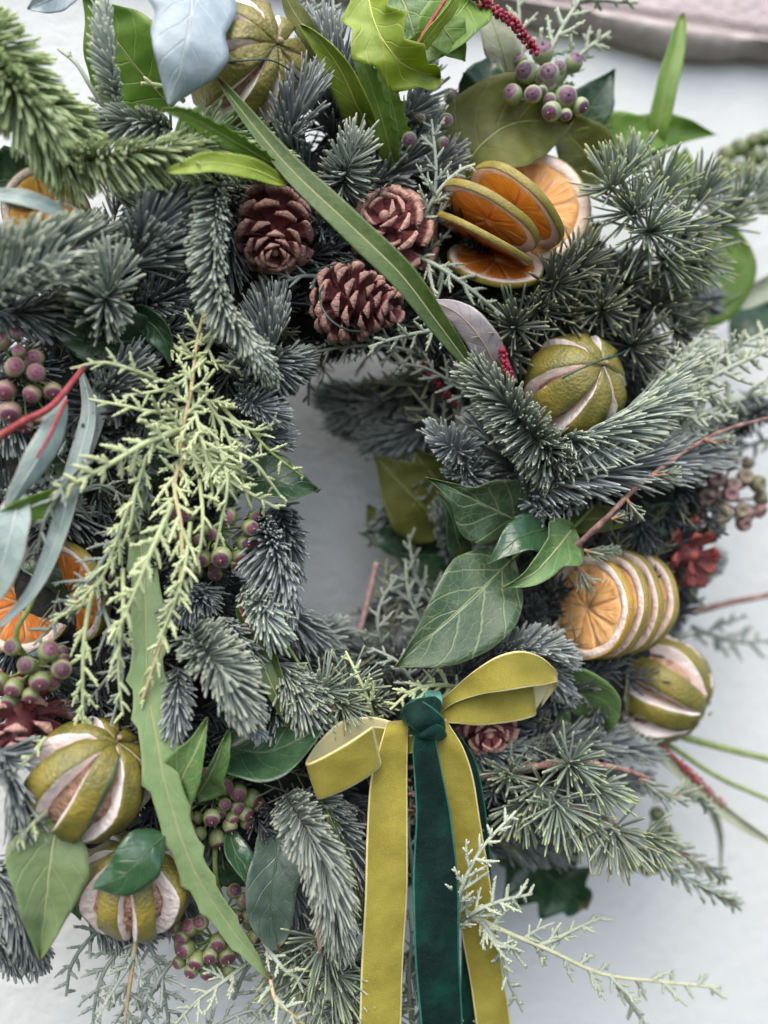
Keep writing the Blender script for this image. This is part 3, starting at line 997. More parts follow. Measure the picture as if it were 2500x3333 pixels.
def orange(label, px, py, h, rad, normal, kind, group, spin=0.0, thick=1.0):
    p = P(px, py, h)
    k = mpp(p) * rad
    root = thing("dried_orange_slice", label, "orange slice", p, group)
    x, y, z = basis(SV(*normal), SV(0.2, 1, 0.1))
    SOLID.append((p, z, k))
    x, y = x * math.cos(spin) + y * math.sin(spin), y * math.cos(spin) - x * math.sin(spin)
    pe, pi_, me, sg = slice_meshes(kind)
    z = z * thick
    for nm, m in [("peel", pe), ("pith", pi_), ("membrane", me)] + [("flesh_segment", s) for s in sg]:
        o = link(nm, m, root)
        place(o, (x, y, z), (0, 0, 0), k)
    return root

# --- pinecones
def scale_mesh(seed, thickness=1.0, wide=1.0, pointed=0.0):
    rg = np.random.default_rng(seed)
    xs = [0.0, 0.25, 0.5, 0.72, 0.86, 0.94, 0.985]
    ws = [0.07, 0.13, 0.23, 0.33, 0.37, 0.345 - 0.09 * pointed, 0.21 - 0.09 * pointed]
    tk = [0.035, 0.04, 0.05, 0.08, 0.125, 0.15, 0.10]
    V, tt = [], []
    for x, w, h in zip(xs, ws, tk):
        w *= wide * (1 + rg.normal(0, 0.05))
        h *= thickness
        z0 = -0.10 * math.sin(x * 2.4) + 0.16 * max(0, x - 0.6) ** 1.2
        for s in (-1, -0.55, 0, 0.55, 1):
            V.append((x + rg.normal(0, 0.012) - 0.05 * s * s * (x > .8), s * w, z0 + 0.10 * s * s * w / 0.3 * 1.0 + h * (1 - 0.75 * s * s) + (0.028 if (s == 0 and x > .8) else 0)))
            tt.append(x)
        for s in (1, 0, -1):
            V.append((x, s * w * 0.97, z0 + 0.10 * s * s * w / 0.3 - h * (0.55 - 0.4 * s * s)))
            tt.append(x * 0.95)
    m, n = 8, len(xs)
    i = np.arange(n - 1)[:, None] * m
    j = np.arange(m)[None, :]
    j2 = (j + 1) % m
    Q = np.stack([i + j, i + m + j, i + m + j2, i + j2], axis=-1).reshape(-1, 4)
    # the blunt end: a low pyramid with a small raised knob
    e = np.array(V[(n - 1) * m:])
    V.append(tuple(e.mean(axis=0) + np.array([0.055, 0, 0.01])))
    tt.append(1.0)
    c = n * m
    f = np.array([[(n - 1) * m + q, c, (n - 1) * m + (q + 1) % m] for q in range(m)])
    return np.array(V), [Q, f], np.array(tt)

def pinecone(label, px, py, h, rad, axis, n=58, length=1.15, mat='cone', open_=1.0, spin=0.0, pointed=0.0, tipmin=0.30, el1=88, wide=1.0, knob=True, name="pinecone"):
    p = P(px, py, h)
    k = mpp(p) * rad
    root = thing(name, label, "pinecone", p, "open pinecones")
    SOLID.append((p, None, k * 0.82))
    x, y, z = basis(SV(*axis), SV(0.3, 1, 0.2))
    mes = []
    for sd in range(4):
        V, F, tt = scale_mesh(sd + 11, 1.0, 1.0, pointed)
        mes.append(np_mesh("scale", V, F, M[mat], attrs={'tt': tt}))
    # core spindle
    t = np.linspace(-1, 1, 9)
    C = np.outer(t * length * 0.72, z) * k
    V, F = tube(C, k * 0.30 * np.sqrt(np.clip(1.05 - t * t, 0.02, 1)), 10)
    part("core", V + p, F, M[mat], root, attrs={'tt': np.zeros(len(V))})
    if knob:
        t = np.linspace(0, 1, 6)
        V, F = tube(p + np.outer((0.50 + 0.30 * t) * length, z) * k, k * np.array([0.13, 0.14, 0.13, 0.125, 0.09, 0.03]), 8)
        part("tip_knob", V, F, M[mat], root, attrs={'tt': np.full(len(V), 0.95)})
    for q in range(n):
        s = q / (n - 1)
        a = spin + q * 2.39996
        rd = x * math.cos(a) + y * math.sin(a)
        el = (-24 + el1 * s ** 1.25) + RNG.normal(0, 4.5)       # tilt towards the tip of the cone
        el = math.radians(el * (0.75 + 0.25 / open_))
        d = rd * math.cos(el) + z * math.sin(el)
        up = z * math.cos(el) - rd * math.sin(el)
        L = k * np.interp(s, [0, 0.15, 0.4, 0.75, 1], [0.66, 0.90, 0.94, 0.66, tipmin]) * RNG.uniform(0.93, 1.06)
        base = z * (-0.62 + 1.18 * s) * length * k + rd * k * 0.14 * (1 - s)
        yv = np.cross(up, d)
        o = link("scale", mes[q % 4], root)
        wv = (1.12 if s < 0.8 else 1.25) * wide
        # the top side of a scale looks to the cone's base in the mesh's own frame
        place(o, (d, yv * wv, up * 1.0), base, L)
    return root

# --- berries
def berry_mesh(mat, cup=False):
    nu, nv = 14, 11
    th = np.linspace(0, math.pi, nv)
    V = []
    for a in th:
        for b in np.arange(nu) * 2 * math.pi / nu:
            r_ = 1 - (0.10 * math.exp(-((a - 0.72) / 0.14) ** 2))
            z = math.cos(a) * r_ * 1.02
            if cup and a < 0.75:
                z = 0.62 - (0.75 - a) * 0.45
            elif a < 0.62:
                z = min(z, 0.80 + 0.03 * math.cos(5 * b) - a * 0.08 + 0.06)
            V.append((math.sin(a) * math.cos(b) * r_, math.sin(a) * math.sin(b) * r_, z))
    i = np.arange(nv - 1)[:, None] * nu
    j = np.arange(nu)[None, :]
    j2 = (j + 1) % nu
    Q = np.stack([i + j, i + nu + j, i + nu + j2, i + j2], axis=-1).reshape(-1, 4)
    return np_mesh("berry", np.array(V), [Q], M[mat])
BERRY = {}
def berries(label, hub, hubh, items, h, mat, group="ivy berry clusters", tipm='brownseed', pedm='stem_green', stalk=None, name="berry_cluster", jz=0.012, cup=False, facing=None):
    """items: (px,py,r); each berry looks away from the hub"""
    hp = P(hub[0], hub[1], hubh)
    root = thing(name, label, "berry cluster", hp, group)
    kk = (mat, cup)
    if kk not in BERRY:
        BERRY[kk] = berry_mesh(mat, cup)
        V, F = tube(np.array([[0, 0, 0.85], [0, 0, 1.05], [0.03, 0, 1.22]]), [0.10, 0.07, 0.03], 6)
        BERRY[kk + ('t',)] = np_mesh("tip", V, F, M[tipm])
    rg = np.random.default_rng(len(label))
    extra = []
    for q in range(int(len(items) * 0.35)):
        a_, b_ = items[rg.integers(len(items))], items[rg.integers(len(items))]
        extra.append(((a_[0] + b_[0]) / 2 + rg.normal(0, 12), (a_[1] + b_[1]) / 2 + rg.normal(0, 12), (a_[2] + b_[2]) / 2 * 0.85))
    nit = len(items)
    for qi, (px, py, r_) in enumerate(items + extra):
        d2 = math.hypot(px - hub[0], py - hub[1])
        dmax = max(math.hypot(q[0] - hub[0], q[1] - hub[1]) for q in items) + 1
        hb = h - (h - hubh) * 0.6 * (d2 / dmax) ** 2 + RNG.uniform(-1, 1) * jz * 0.35 - (0.007 if qi >= nit else 0)
        c = P(px, py, hb)
        k = mpp(c)
        f = SV(*(facing or (0, -0.15, 0.9)))
        z = nrm((c - hp) / np.linalg.norm(c - hp) + f * 0.45 + RNG.normal(0, 0.26, 3))
        x, y, z = basis(z, np.array([0.3, 0.2, 1.0]) + RNG.normal(0, 0.2, 3))
        b = link("berry", BERRY[kk], root)
        place(b, (x * RNG.uniform(0.93, 1.05), y * RNG.uniform(0.93, 1.05), z * RNG.uniform(0.95, 1.1)), c - hp, r_ * k * RNG.uniform(0.76, 1.06))
        if not cup:
            t_ = link("tip", BERRY[kk + ('t',)], b)
        e = c - z * r_ * k * 0.9
        mid = (hp + e) / 2 + RNG.normal(0, 4 * k, 3)
        V, F = tube(catmull(np.array([hp, mid, e]), 8), np.linspace(3.6, 4.6, 8) * k, 5)
        part("pedicel", V, F, M[pedm], root)
    if stalk:
        C = catmull(PS(stalk + [(hub[0], hub[1], hubh)]), 14)
        V, F = tube(C, np.linspace(9, 7, 14) * mpp(hp), 7)
        part("stalk", V, F, M[pedm], root)
    return root

def amaranth(label, pts, r, beads_from=0.35, n=110, mat='seed', group="crimson seed spikes", bead=6.5):
    C = catmull(PS(pts), 40)
    k = mpp(C[20])
    root = thing("seed_spike", label, "seed spike", C[0], group)
    V, F = tube(C, np.linspace(r, r * 0.5, 40) * k, 7)
    part("stalk", V, F, M['stem_red'], root)
    T, U, S = frames(C)
    sv, sf = uv_sphere(6, 5)
    acc = Acc()
    for q in range(n):
        s = beads_from + (1 - beads_from) * q / n
        i = int(s * 39)
        a = q * 2.4
        rr = k * bead * RNG.uniform(0.7, 1.2)
        c = C[i] + (U[i] * math.cos(a) + S[i] * math.sin(a)) * k * (r * 0.6 + bead * 0.9) + RNG.normal(0, 2 * k, 3)
        acc.add(sv * rr + c, sf, RNG.random(), 0.5)
    V, F, at = acc.out()
    part("seed_mass", V, F, M[mat], root, stuff=True)
    return root

def wire(label, pts, r=3.2):
    return stick("florist_wire", pts, r, 'wire', label=label, cat="wire", group="green florist wires", taper=1.0, n=30)

# ------------------------------------------------------------------ the wall behind
def wall_mat():
    k = NT("pale_rendered_wall")
    a = k.noise(7, 4)
    b = k.noise(95, 5, rough=0.6)
    f = k.noise(480, 3)
    c = k.mix(k.step(a, 0.3, 0.7), (0.61, 0.645, 0.62), (0.655, 0.68, 0.66))
    c = k.mix(k.math('MULTIPLY', k.step(b, 0.55, 0.75), 0.15), c, (0.60, 0.61, 0.59))
    h = k.math('ADD', b, k.math('MULTIPLY', f, 0.35))
    return k.bsdf(c, 0.75, k.bump(h, 0.38, 0.004))
def stone_mat():
    k = NT("pinkish_stone")
    a = k.noise(14, 5)
    b = k.noise(160, 4)
    c = k.mix(k.step(a, 0.3, 0.7), (0.52, 0.44, 0.44), (0.64, 0.57, 0.57))
    c = k.mix(k.math('MULTIPLY', k.step(b, 0.5, 0.7), 0.3), c, (0.40, 0.33, 0.31))
    return k.bsdf(c, 0.8, k.bump(k.math('ADD', a, b), 0.8, 0.006))
def lip_mat():
    k = NT("grey_brown_stone_edge")
    a = k.noise(30, 5)
    c = k.mix(k.step(a, 0.3, 0.7), (0.33, 0.29, 0.27), (0.52, 0.47, 0.44))
    return k.bsdf(c, 0.85, k.bump(a, 0.8, 0.008))

def box_grid(x0, x1, y0, y1, z0, z1, nx, wob):
    """a long bar with an uneven lower edge"""
    xs = np.linspace(x0, x1, nx)
    rg = np.random.default_rng(4)
    d = np.convolve(rg.normal(0, wob, nx), np.ones(5) / 5, 'same')
    V = []
    for x, e in zip(xs, d):
        V += [(x, y1, z0 + e), (x, y0 + 0.006, z0 + e), (x, y0 + e * 0.5, z0 + 0.007 + e), (x, y0 + e * 0.4, z1 - 0.006), (x, y0 + 0.006, z1), (x, y1, z1)]
    i = np.arange(nx - 1)[:, None] * 6
    j = np.arange(6)[None, :]
    j2 = (j + 1) % 6
    Q = np.stack([i + j, i + 6 + j, i + 6 + j2, i + j2], axis=-1).reshape(-1, 4)
    return np.array(V), [Q, np.arange(6)[::-1][None, :], (np.arange(6) + (nx - 1) * 6)[None, :]]

gx, gz = 160, 150
X, Z = np.meshgrid(np.linspace(-1.6, 2.2, gx), np.linspace(-1.5, 1.4, gz))
Yw = WALL_Y + 0.0004 * (np.sin(X * 31 + 1) * np.sin(Z * 27) + np.sin(X * 70 + Z * 40))
V = np.stack([X, Yw, Z], -1).reshape(-1, 3)
i = np.arange(gz - 1)[:, None] * gx
j = np.arange(gx - 1)[None, :]
Q = np.stack([i + j, i + j + 1, i + gx + j + 1, i + gx + j], axis=-1).reshape(-1, 4)
wall = link("wall", np_mesh("wall", V, [Q], wall_mat()))
tag(wall, "pale rough rendered wall behind the wreath", "wall")

zt = P(2200, 128, -WALL_Y + 0.02)[2]
ledge = thing("stone_ledge", "pinkish stone ledge with darker uneven lower edge above the wall", "ledge", (0.4, WALL_Y, zt))
V, F = box_grid(-1.6, 2.2, WALL_Y - 0.016, WALL_Y + 0.02, zt + 0.016, 1.4, 120, 0.004)
part("stone_face", V, F, stone_mat(), ledge, smooth=False)
V, F = box_grid(-1.6, 2.2, WALL_Y - 0.022, WALL_Y + 0.02, zt + 0.002, zt + 0.0155, 160, 0.007)
part("lower_edge", V, F, lip_mat(), ledge)  # darker grey-brown strip along the bottom of the ledge

# ------------------------------------------------------------------ velvet ribbons
mr = thing("velvet_ribbon", "mustard yellow velvet ribbon bow with two long hanging tails", "ribbon", P(1350, 2390, .105))
band("loop", [((1350, 2380, .112), (1350, 2440, .112)), ((1285, 2352, .112), (1290, 2452, .110)), ((1210, 2334, .112), (1225, 2450, .108)),
              ((1115, 2346, .113), (1140, 2468, .109)), ((1040, 2412, .117), (1068, 2534, .113)), ((1000, 2472, .122), (1034, 2588, .118)),
              ((1006, 2484, .127), (1044, 2600, .123)), ((1080, 2448, .134), (1116, 2574, .130)), ((1150, 2406, .136), (1184, 2537, .132)),
              ((1203, 2370, .133), (1233, 2500, .129)), ((1217, 2364, .125), (1245, 2482, .121)), ((1275, 2372, .118), (1290, 2455, .115)), ((1350, 2390, .114), (1345, 2440, .112))],
     mr, 'mustard', 'cream', nu=110)
band("tail", [((1262, 2352, .112), (1330, 2345, .112)), ((1250, 2380, .121), (1328, 2372, .121)), ((1234, 2433, .123), (1327, 2430, .123)), ((1206, 2541, .122), (1326, 2541, .122)), ((1194, 2730, .122), (1326, 2730, .124)),
              ((1188, 2921, .123), (1324, 2921, .122)), ((1176, 3138, .122), (1312, 3138, .123)), ((1169, 3340, .121), (1306, 3340, .122)), ((1160, 3560, .120), (1300, 3560, .120))],
     mr, 'mustard', 'cream', nu=120, creases=0.0010, flip=True)
band("tail", [((1400, 2352, .106), (1450, 2340, .108)), ((1410, 2390, .108), (1488, 2398, .112)), ((1420, 2440, .109), (1516, 2452, .114)), ((1430, 2541, .109), (1543, 2541, .113)),
              ((1452, 2700, .107), (1567, 2695, .110)), ((1478, 2870, .105), (1594, 2863, .107)), ((1506, 3060, .103), (1621, 3050, .105)), ((1530, 3192, .101), (1640, 3185, .103)), ((1549, 3335, .100), (1664, 3335, .101)), ((1580, 3560, .098), (1695, 3560, .098))],
     mr, 'mustard', 'cream', nu=120, creases=0.0010, flip=True)
band("loop", [((1420, 2290, .103), (1425, 2325, .103)), ((1470, 2246, .112), (1482, 2288, .114)), ((1540, 2186, .122), (1560, 2262, .124)), ((1620, 2136, .127), (1640, 2250, .129)), ((1690, 2119, .126), (1715, 2238, .128)),
              ((1755, 2135, .122), (1772, 2230, .124)), ((1800, 2172, .116), (1812, 2221, .119)), ((1816, 2200, .108), (1806, 2240, .109)), ((1790, 2206, .102), (1760, 2300, .104))],
     mr, 'mustard', 'cream', nu=90, bulge=0.05, creases=0.0008)
band("loop", [((1425, 2300, .103), (1425, 2350, .104)), ((1475, 2268, .110), (1480, 2354, .111)), ((1550, 2236, .116), (1558, 2361, .115)), ((1640, 2222, .118), (1650, 2354, .117)), ((1727, 2216, .116), (1728, 2334, .114)), ((1745, 2214, .110), (1740, 2325, .109))],
     mr, 'mustard', 'cream', nu=70, bulge=0.04, creases=0.0012)
band("loop_lining", [((1738, 2222, .110), (1729, 2330, .109)), ((1765, 2222, .106), (1752, 2296, .106)), ((1800, 2214, .104), (1783, 2246, .104))], mr, 'cream', 'cream', nu=20)
band("fold", [((1300, 2390, .116), (1322, 2455, .117)), ((1345, 2392, .119), (1352, 2448, .120)), ((1385, 2385, .112), (1385, 2430, .112))], mr, 'mustard', 'cream', nu=24, bulge=0.15)

gr = thing("velvet_ribbon", "dark emerald velvet ribbon knotted in the middle of the bow", "ribbon", P(1380, 2350, .115))
band("tail", [((1350, 2385, .124), (1418, 2385, .126)), ((1342, 2433, .126), (1424, 2433, .128)), ((1347, 2520, .126), (1440, 2515, .129)), ((1353, 2650, .125), (1466, 2640, .128)), ((1349, 2780, .125), (1482, 2770, .127)), ((1345, 2894, .126), (1489, 2894, .126)),
              ((1347, 3057, .126), (1494, 3057, .125)), ((1356, 3200, .125), (1500, 3200, .125)), ((1367, 3340, .124), (1508, 3340, .124)), ((1380, 3560, .122), (1520, 3560, .122))],
     gr, 'emerald', 'teal', nu=130, creases=0.0022, flip=True)
band("tail", [((1425, 2390, .102), (1490, 2385, .100)), ((1470, 2470, .101), (1545, 2470, .101)), ((1490, 2600, .100), (1574, 2590, .102)), ((1500, 2750, .098), (1593, 2740, .100)), ((1505, 2900, .096), (1602, 2890, .098)), ((1503, 3060, .095), (1600, 3060, .096)), ((1500, 3200, .095), (1570, 3200, .096)), ((1497, 3340, .096), (1556, 3340, .096)), ((1495, 3560, .094), (1550, 3560, .094))],
     gr, 'emerald', 'teal', nu=100, flip=True)
# the knot: ribbon wrapped twice round the bow
def wrap(cx, cy, rx, ry, tiltdeg, h0, dh, wpx, a0, a1):
    rows = []
    for a in np.linspace(a0, a1, 13):
        x, hh = math.cos(a) * rx, math.sin(a) * dh
        t = math.radians(tiltdeg)
        px, py = cx + x * math.cos(t), cy + x * math.sin(t) - 8 * math.sin(a)
        w = wpx * (0.72 + 0.28 * math.sin(a))
        nx, ny = -math.sin(t), math.cos(t)
        rows.append(((px - nx * w / 2, py - ny * w / 2, h0 + hh), (px + nx * w / 2, py + ny * w / 2, h0 + hh)))
    return rows
band("knot", wrap(1376, 2345, 60, 60, 35, .113, .019, 92, -0.5, 3.6), gr, 'emerald', 'teal', nu=60, bulge=0.16, creases=0.002, flip=True)
band("knot", wrap(1372, 2312, 56, 50, -18, .112, .0175, 62, -0.6, 3.7), gr, 'emerald', 'teal', nu=60, bulge=0.2, creases=0.002, flip=True)
band("knot", wrap(1392, 2384, 48, 50, 12, .113, .018, 52, -0.6, 3.7), gr, 'emerald', 'teal', nu=60, bulge=0.22, creases=0.0015, flip=True)
band("knot_end", [((1385, 2318, .110), (1425, 2330, .110)), ((1388, 2285, .114), (1440, 2296, .116)), ((1382, 2256, .113), (1438, 2262, .114)), ((1400, 2246, .108), (1430, 2250, .108))], gr, 'emerald', 'teal', nu=30, bulge=0.12, flip=True)
band("knot_end", [((1350, 2320, .108), (1390, 2300, .108)), ((1345, 2285, .110), (1395, 2270, .110)), ((1365, 2258, .106), (1395, 2252, .106))], gr, 'emerald', 'teal', nu=30, bulge=0.12, flip=True)

# ------------------------------------------------------------------ pinecones
pinecone("squat brown pinecone with its tip turned down, left of the long strap leaf", 893, 770, .098, 140, (0.10, -0.70, 0.62), n=46, length=0.95, spin=0.4, tipmin=0.42, el1=84, wide=0.80)
pinecone("reddish pinecone seen from its tip like a rosette, right of the long strap leaf", 1272, 745, .092, 152, (-0.24, 0.20, 0.92), n=40, length=0.85, spin=1.7, tipmin=0.48, el1=80, wide=0.84)
pinecone("pinecone lying on its side with a wire round it, above the hole of the wreath", 1168, 988, .100, 132, (0.80, -0.20, 0.40), n=64, length=1.2, spin=2.2, pointed=0.4, el1=76, tipmin=0.6, wide=0.74)
pinecone("small dark red pinecone tucked under the right loop of the yellow bow", 1585, 2365, .092, 108, (0.05, -0.25, 0.9), n=28, length=0.8, spin=0.9, tipmin=0.5, el1=80, wide=0.8)
pinecone("pinkish pinecone at the left edge under a berry cluster", 70, 2345, .082, 165, (0.15, -0.6, 0.75), n=36, length=0.9, spin=3.0, wide=0.75)
pinecone("blurred red pinecone opened like a star, behind the orange slices at right", 2225, 1800, .078, 150, (0.25, -0.1, 0.92), n=24, length=0.6, mat='cone_red', pointed=1.0, spin=0.3, el1=66, wide=0.52, tipmin=0.55)
pinecone("brown pinecone mostly hidden behind the yellow and green ribbon tails", 1350, 2600, .085, 95, (-0.2, -0.5, 0.8), n=30, length=0.9, spin=1.0)
wire("green wire looped round the pinecone that lies on its side", [(1180, 1080, .118), (1130, 1074, .126), (1080, 1045, .126), (1048, 1000, .122), (1042, 955, .115), (1062, 915, .105)])
wire("short green wire running left from between the pinecones", [(1000, 885, .096), (1060, 868, .104), (1140, 848, .102)])

# ------------------------------------------------------------------ dried limes
lime("big dried slit lime at the top left beneath the blue white leaf", 802, 232, .090, 202, (0.62, 0.10, 0.72), n=9, gap=0.46, spin=0.2)
lime("yellow green dried lime right of the hole with a wire across it", 1870, 1255, .098, 166, (0.42, 0.30, 0.82), n=7, gap=0.27, spin=0.5)
lime("largest dried lime at the lower left with wide white slits", 296, 2540, .098, 192, (0.52, 0.72, 0.26), n=7, gap=0.46, sq=1.04, spin=0.3)
lime("split dried lime behind the glossy leaf, below the largest lime", 432, 2885, .088, 176, (0.06, 0.90, 0.28), n=8, gap=0.50, sq=0.92, spin=0.10)
lime("blurred dried lime at the right, low beside the green stalks", 2142, 2236, .058, 174, (0.78, -0.38, 0.42), n=8, gap=0.44, spin=0.3)
wire("green wire crossing the yellow green lime on the right", [(1830, 1232, .128), (1880, 1205, .132), (1950, 1175, .132), (2010, 1155, .128), (2040, 1140, .115)])
wire("green wire tied over the big lime at the top left", [(735, 205, .118), (800, 196, .124), (880, 196, .124), (945, 230, .118), (985, 275, .104)])
wire("thin dark wire set in a slit of the largest lime", [(390, 2460, .128), (350, 2560, .136), (285, 2695, .126)], 3.6)

# ------------------------------------------------------------------ orange slices
OG = "orange slices fanned out at the upper right"
orange("hindmost round orange slice of the upper right fan, facing the viewer", 1725, 690, .088, 192, (-0.18, 0.05, 0.95), 'g', OG, 0.2, 0.9)
orange("second orange slice of the upper right fan, leaning on the round one", 1682, 672, .108, 182, (-0.62, -0.78, 0.07), 'a', OG, 0.9, 0.9)
orange("third orange slice of the upper right fan, olive rim uppermost", 1592, 708, .110, 178, (-0.50, -0.84, 0.03), 'a', OG, 1.5, 0.9)
orange("fourth orange slice of the upper right fan, its rim seen edge on below", 1578, 782, .108, 172, (0.42, 0.82, 0.20), 'r', OG, 0.4, 0.72)
orange("lowest orange slice of the upper right fan, reddest of the five", 1612, 852, .098, 158, (0.12, 0.74, 0.68), 'r', OG, 2.2, 0.72)
OG = "orange slices stacked at the right"
orange("front orange slice with amber rim in the stack at the right", 1916, 1978, .098, 170, (-0.80, 0.10, 0.58), 'p', OG, 0.3, 1.0)
orange("second orange slice from the front in the stack at the right", 1966, 1970, .091, 174, (-0.80, 0.12, 0.58), 'g', OG, 1.1, 0.9)
orange("third orange slice from the front in the stack at the right", 2013, 1962, .084, 172, (-0.80, 0.12, 0.56), 'g', OG, 2.0, 0.85)
orange("hindmost orange slice in the stack at the right", 2056, 1954, .077, 168, (-0.76, 0.12, 0.58), 'g', OG, 2.7, 0.85)
OG = "orange slices half hidden at the left"
orange("orange slice peeping out under the fir at the upper left edge", 150, 690, .082, 140, (0.15, -0.25, 0.92), 'a', OG, 0.3)
orange("orange slice standing edge on beside the one at the upper left edge", 275, 770, .082, 140, (-0.55, -0.65, 0.4), 'a', OG, 0.8, 0.9)
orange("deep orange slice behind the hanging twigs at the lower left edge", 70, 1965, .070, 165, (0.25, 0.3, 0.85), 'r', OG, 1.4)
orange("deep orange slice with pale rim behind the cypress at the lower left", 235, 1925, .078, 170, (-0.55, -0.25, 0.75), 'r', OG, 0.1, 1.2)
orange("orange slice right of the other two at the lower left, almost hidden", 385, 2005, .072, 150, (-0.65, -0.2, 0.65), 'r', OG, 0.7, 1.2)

# ------------------------------------------------------------------ berry clusters
def sx(items, ox, oy, r=None):
    return [(ox + a * 0.5425, oy + b * 0.5425, c) for a, b, c in items]
berries("grey green berries with purple caps at the top right", (1790, 330), .070,
        [(1767, 172, 36), (1714, 235, 36), (1787, 243, 38), (1669, 307, 36), (1735, 307, 38), (1867, 205, 31), (1820, 222, 24), (1841, 316, 35), (1890, 344, 31), (1796, 362, 32), (1842, 374, 26), (1693, 195, 26)], .112, 'berry_grey', facing=(-0.15, -0.25, 1.4))
berries("loose green berries right of the upright strap leaves, near the top middle", (1390, 430), .062,
        [(1332, 455, 30), (1452, 392, 31), (1440, 468, 27), (1470, 315, 27), (1372, 385, 16), (1312, 510, 24)], .102, 'berry_grey', facing=(0.1, -0.3, 0.9))
berries("plum berries at the left edge above the red stem", (75, 1230), .082,
        [(55, 1085, 31), (62, 1143, 26), (115, 1165, 31), (48, 1195, 36), (118, 1213, 33), (18, 1270, 37), (105, 1282, 31), (172, 1272, 34), (33, 1340, 37), (82, 1382, 31), (142, 1365, 30), (2, 1110, 30)], .110, 'berry_pl')
berries("plum and green berries right of the pale cypress, left of the hole", (700, 1722), .080,
        [(814, 1718, 29), (797, 1767, 34), (832, 1767, 28), (721, 1813, 33), (778, 1813, 30), (662, 1818, 30), (613, 1677, 28), (662, 1722, 26), (744, 1683, 30), (576, 1677, 26), (607, 1775, 29), (700, 1867, 30), (566, 1745, 30), (826, 1680, 24), (770, 1838, 28), (640, 1860, 28)], .122, 'berry', stalk=[(730, 1900, .06)])
berries("green berries with plum caps at the left edge above the pinecone", (110, 2170), .085,
        [(41, 2106, 36), (157, 2119, 35), (87, 2165, 36), (130, 2217, 36), (46, 2238, 34), (200, 2178, 36), (3, 2217, 34), (100, 2263, 33), (170, 2222, 30), (33, 2282, 33), (200, 2122, 26)], .112, 'berry', stalk=[(150, 1820, .088), (105, 1960, .098), (52, 2070, .106)])
berries("berries with plum caps in the middle at the bottom, left of the bow", (700, 2590), .080,
        [(670, 2527, 29), (773, 2506, 26), (586, 2598, 31), (732, 2558, 28), (776, 2579, 29), (732, 2617, 28), (773, 2630, 26), (819, 2598, 31), (838, 2617, 26), (605, 2658, 31), (689, 2661, 31), (749, 2687, 31), (800, 2650, 27), (803, 2676, 27), (613, 2695, 27), (651, 2714, 29), (708, 2731, 33), (573, 2640, 26)], .104, 'berry')
berries("lowest berries, hanging in the bottom left under the toothed leaf", (690, 3050), .072,
        [(570, 3019, 31), (618, 3016, 29), (654, 3003, 27), (602, 3087, 37), (640, 3125, 29), (684, 3111, 29), (740, 3106, 33), (624, 3157, 31), (681, 3160, 33), (743, 3157, 33), (789, 3068, 27), (825, 3057, 31), (711, 3068, 27), (583, 3132, 25), (594, 3050, 28)], .094, 'berry')
berries("berries on a side stalk beside the dusty leaf at the bottom", (735, 2960), .070,
        [(762, 2900, 31), (794, 2932, 29), (814, 2975, 33), (770, 2989, 29), (834, 2984, 28)], .090, 'berry', stalk=[(700, 2750, .085), (703, 2860, .085)])
berries("brown cupped berries at the right edge above the star shaped cone", (2345, 1625), .060,
        [(2376, 1505, 31), (2425, 1554, 34), (2278, 1673, 29), (2351, 1673, 36), (2414, 1663, 31), (2473, 1663, 30), (2468, 1576, 29), (2435, 1505, 28), (2420, 1705, 30), (2330, 1716, 30), (2380, 1610, 32), (2330, 1560, 30), (2300, 1620, 30), (2480, 1620, 32)], .088, 'berry_br', pedm='bark', cup=True)
berries("blurred dark green berries at the upper right edge", (2450, 540), .015,
        [(2362, 505, 30), (2405, 482, 30), (2450, 460, 30), (2492, 450, 30), (2355, 540, 28), (2352, 600, 28), (2492, 665, 30), (2440, 560, 30), (2475, 510, 30), (2395, 560, 28)], .025, 'berry_dk')
berries("blurred dark berries under the cedar at the bottom right", (2110, 2720), .030,
        [(2140, 2650, 30), (2165, 2700, 30), (2050, 2810, 30), (2105, 2825, 30), (2150, 2780, 28), (2180, 2745, 28)], .036, 'berry_dk')

# ------------------------------------------------------------------ the ring under everything
RC = P(1215, 1650, 0.05)
RMAJ, RMIN = 0.160, 0.066
def ring_pt(a, b, rr=1.0):
    q = RMAJ + RMIN * rr * math.cos(b)
    return np.array([RC[0] + q * math.cos(a), -0.045 - RMIN * rr * 0.66 * math.sin(b), RC[2] + q * math.sin(a)])
base = thing("wreath_base", "dark mossy ring under the foliage, bound with twigs", "wreath base", RC)
na, nb_ = 120, 24
V = np.array([ring_pt(a, b, 0.84 + 0.06 * math.sin(a * 11 + b * 3) + 0.05 * math.sin(a * 29 - b * 4) + 0.03 * RNG.normal())
              for a in np.linspace(0, 2 * math.pi, na, endpoint=False) for b in np.linspace(0, 2 * math.pi, nb_, endpoint=False)])
i = np.arange(na)[:, None] * nb_
i2 = ((np.arange(na) + 1) % na)[:, None] * nb_
j = np.arange(nb_)[None, :]
j2 = (j + 1) % nb_
Q = np.stack([i + j, i + j2, i2 + j2, i2 + j], axis=-1).reshape(-1, 4)
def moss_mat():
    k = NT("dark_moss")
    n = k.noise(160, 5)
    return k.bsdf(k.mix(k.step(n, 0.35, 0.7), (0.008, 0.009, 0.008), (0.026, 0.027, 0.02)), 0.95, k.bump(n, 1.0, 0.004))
part("moss_ring", V, [Q], moss_mat(), base)

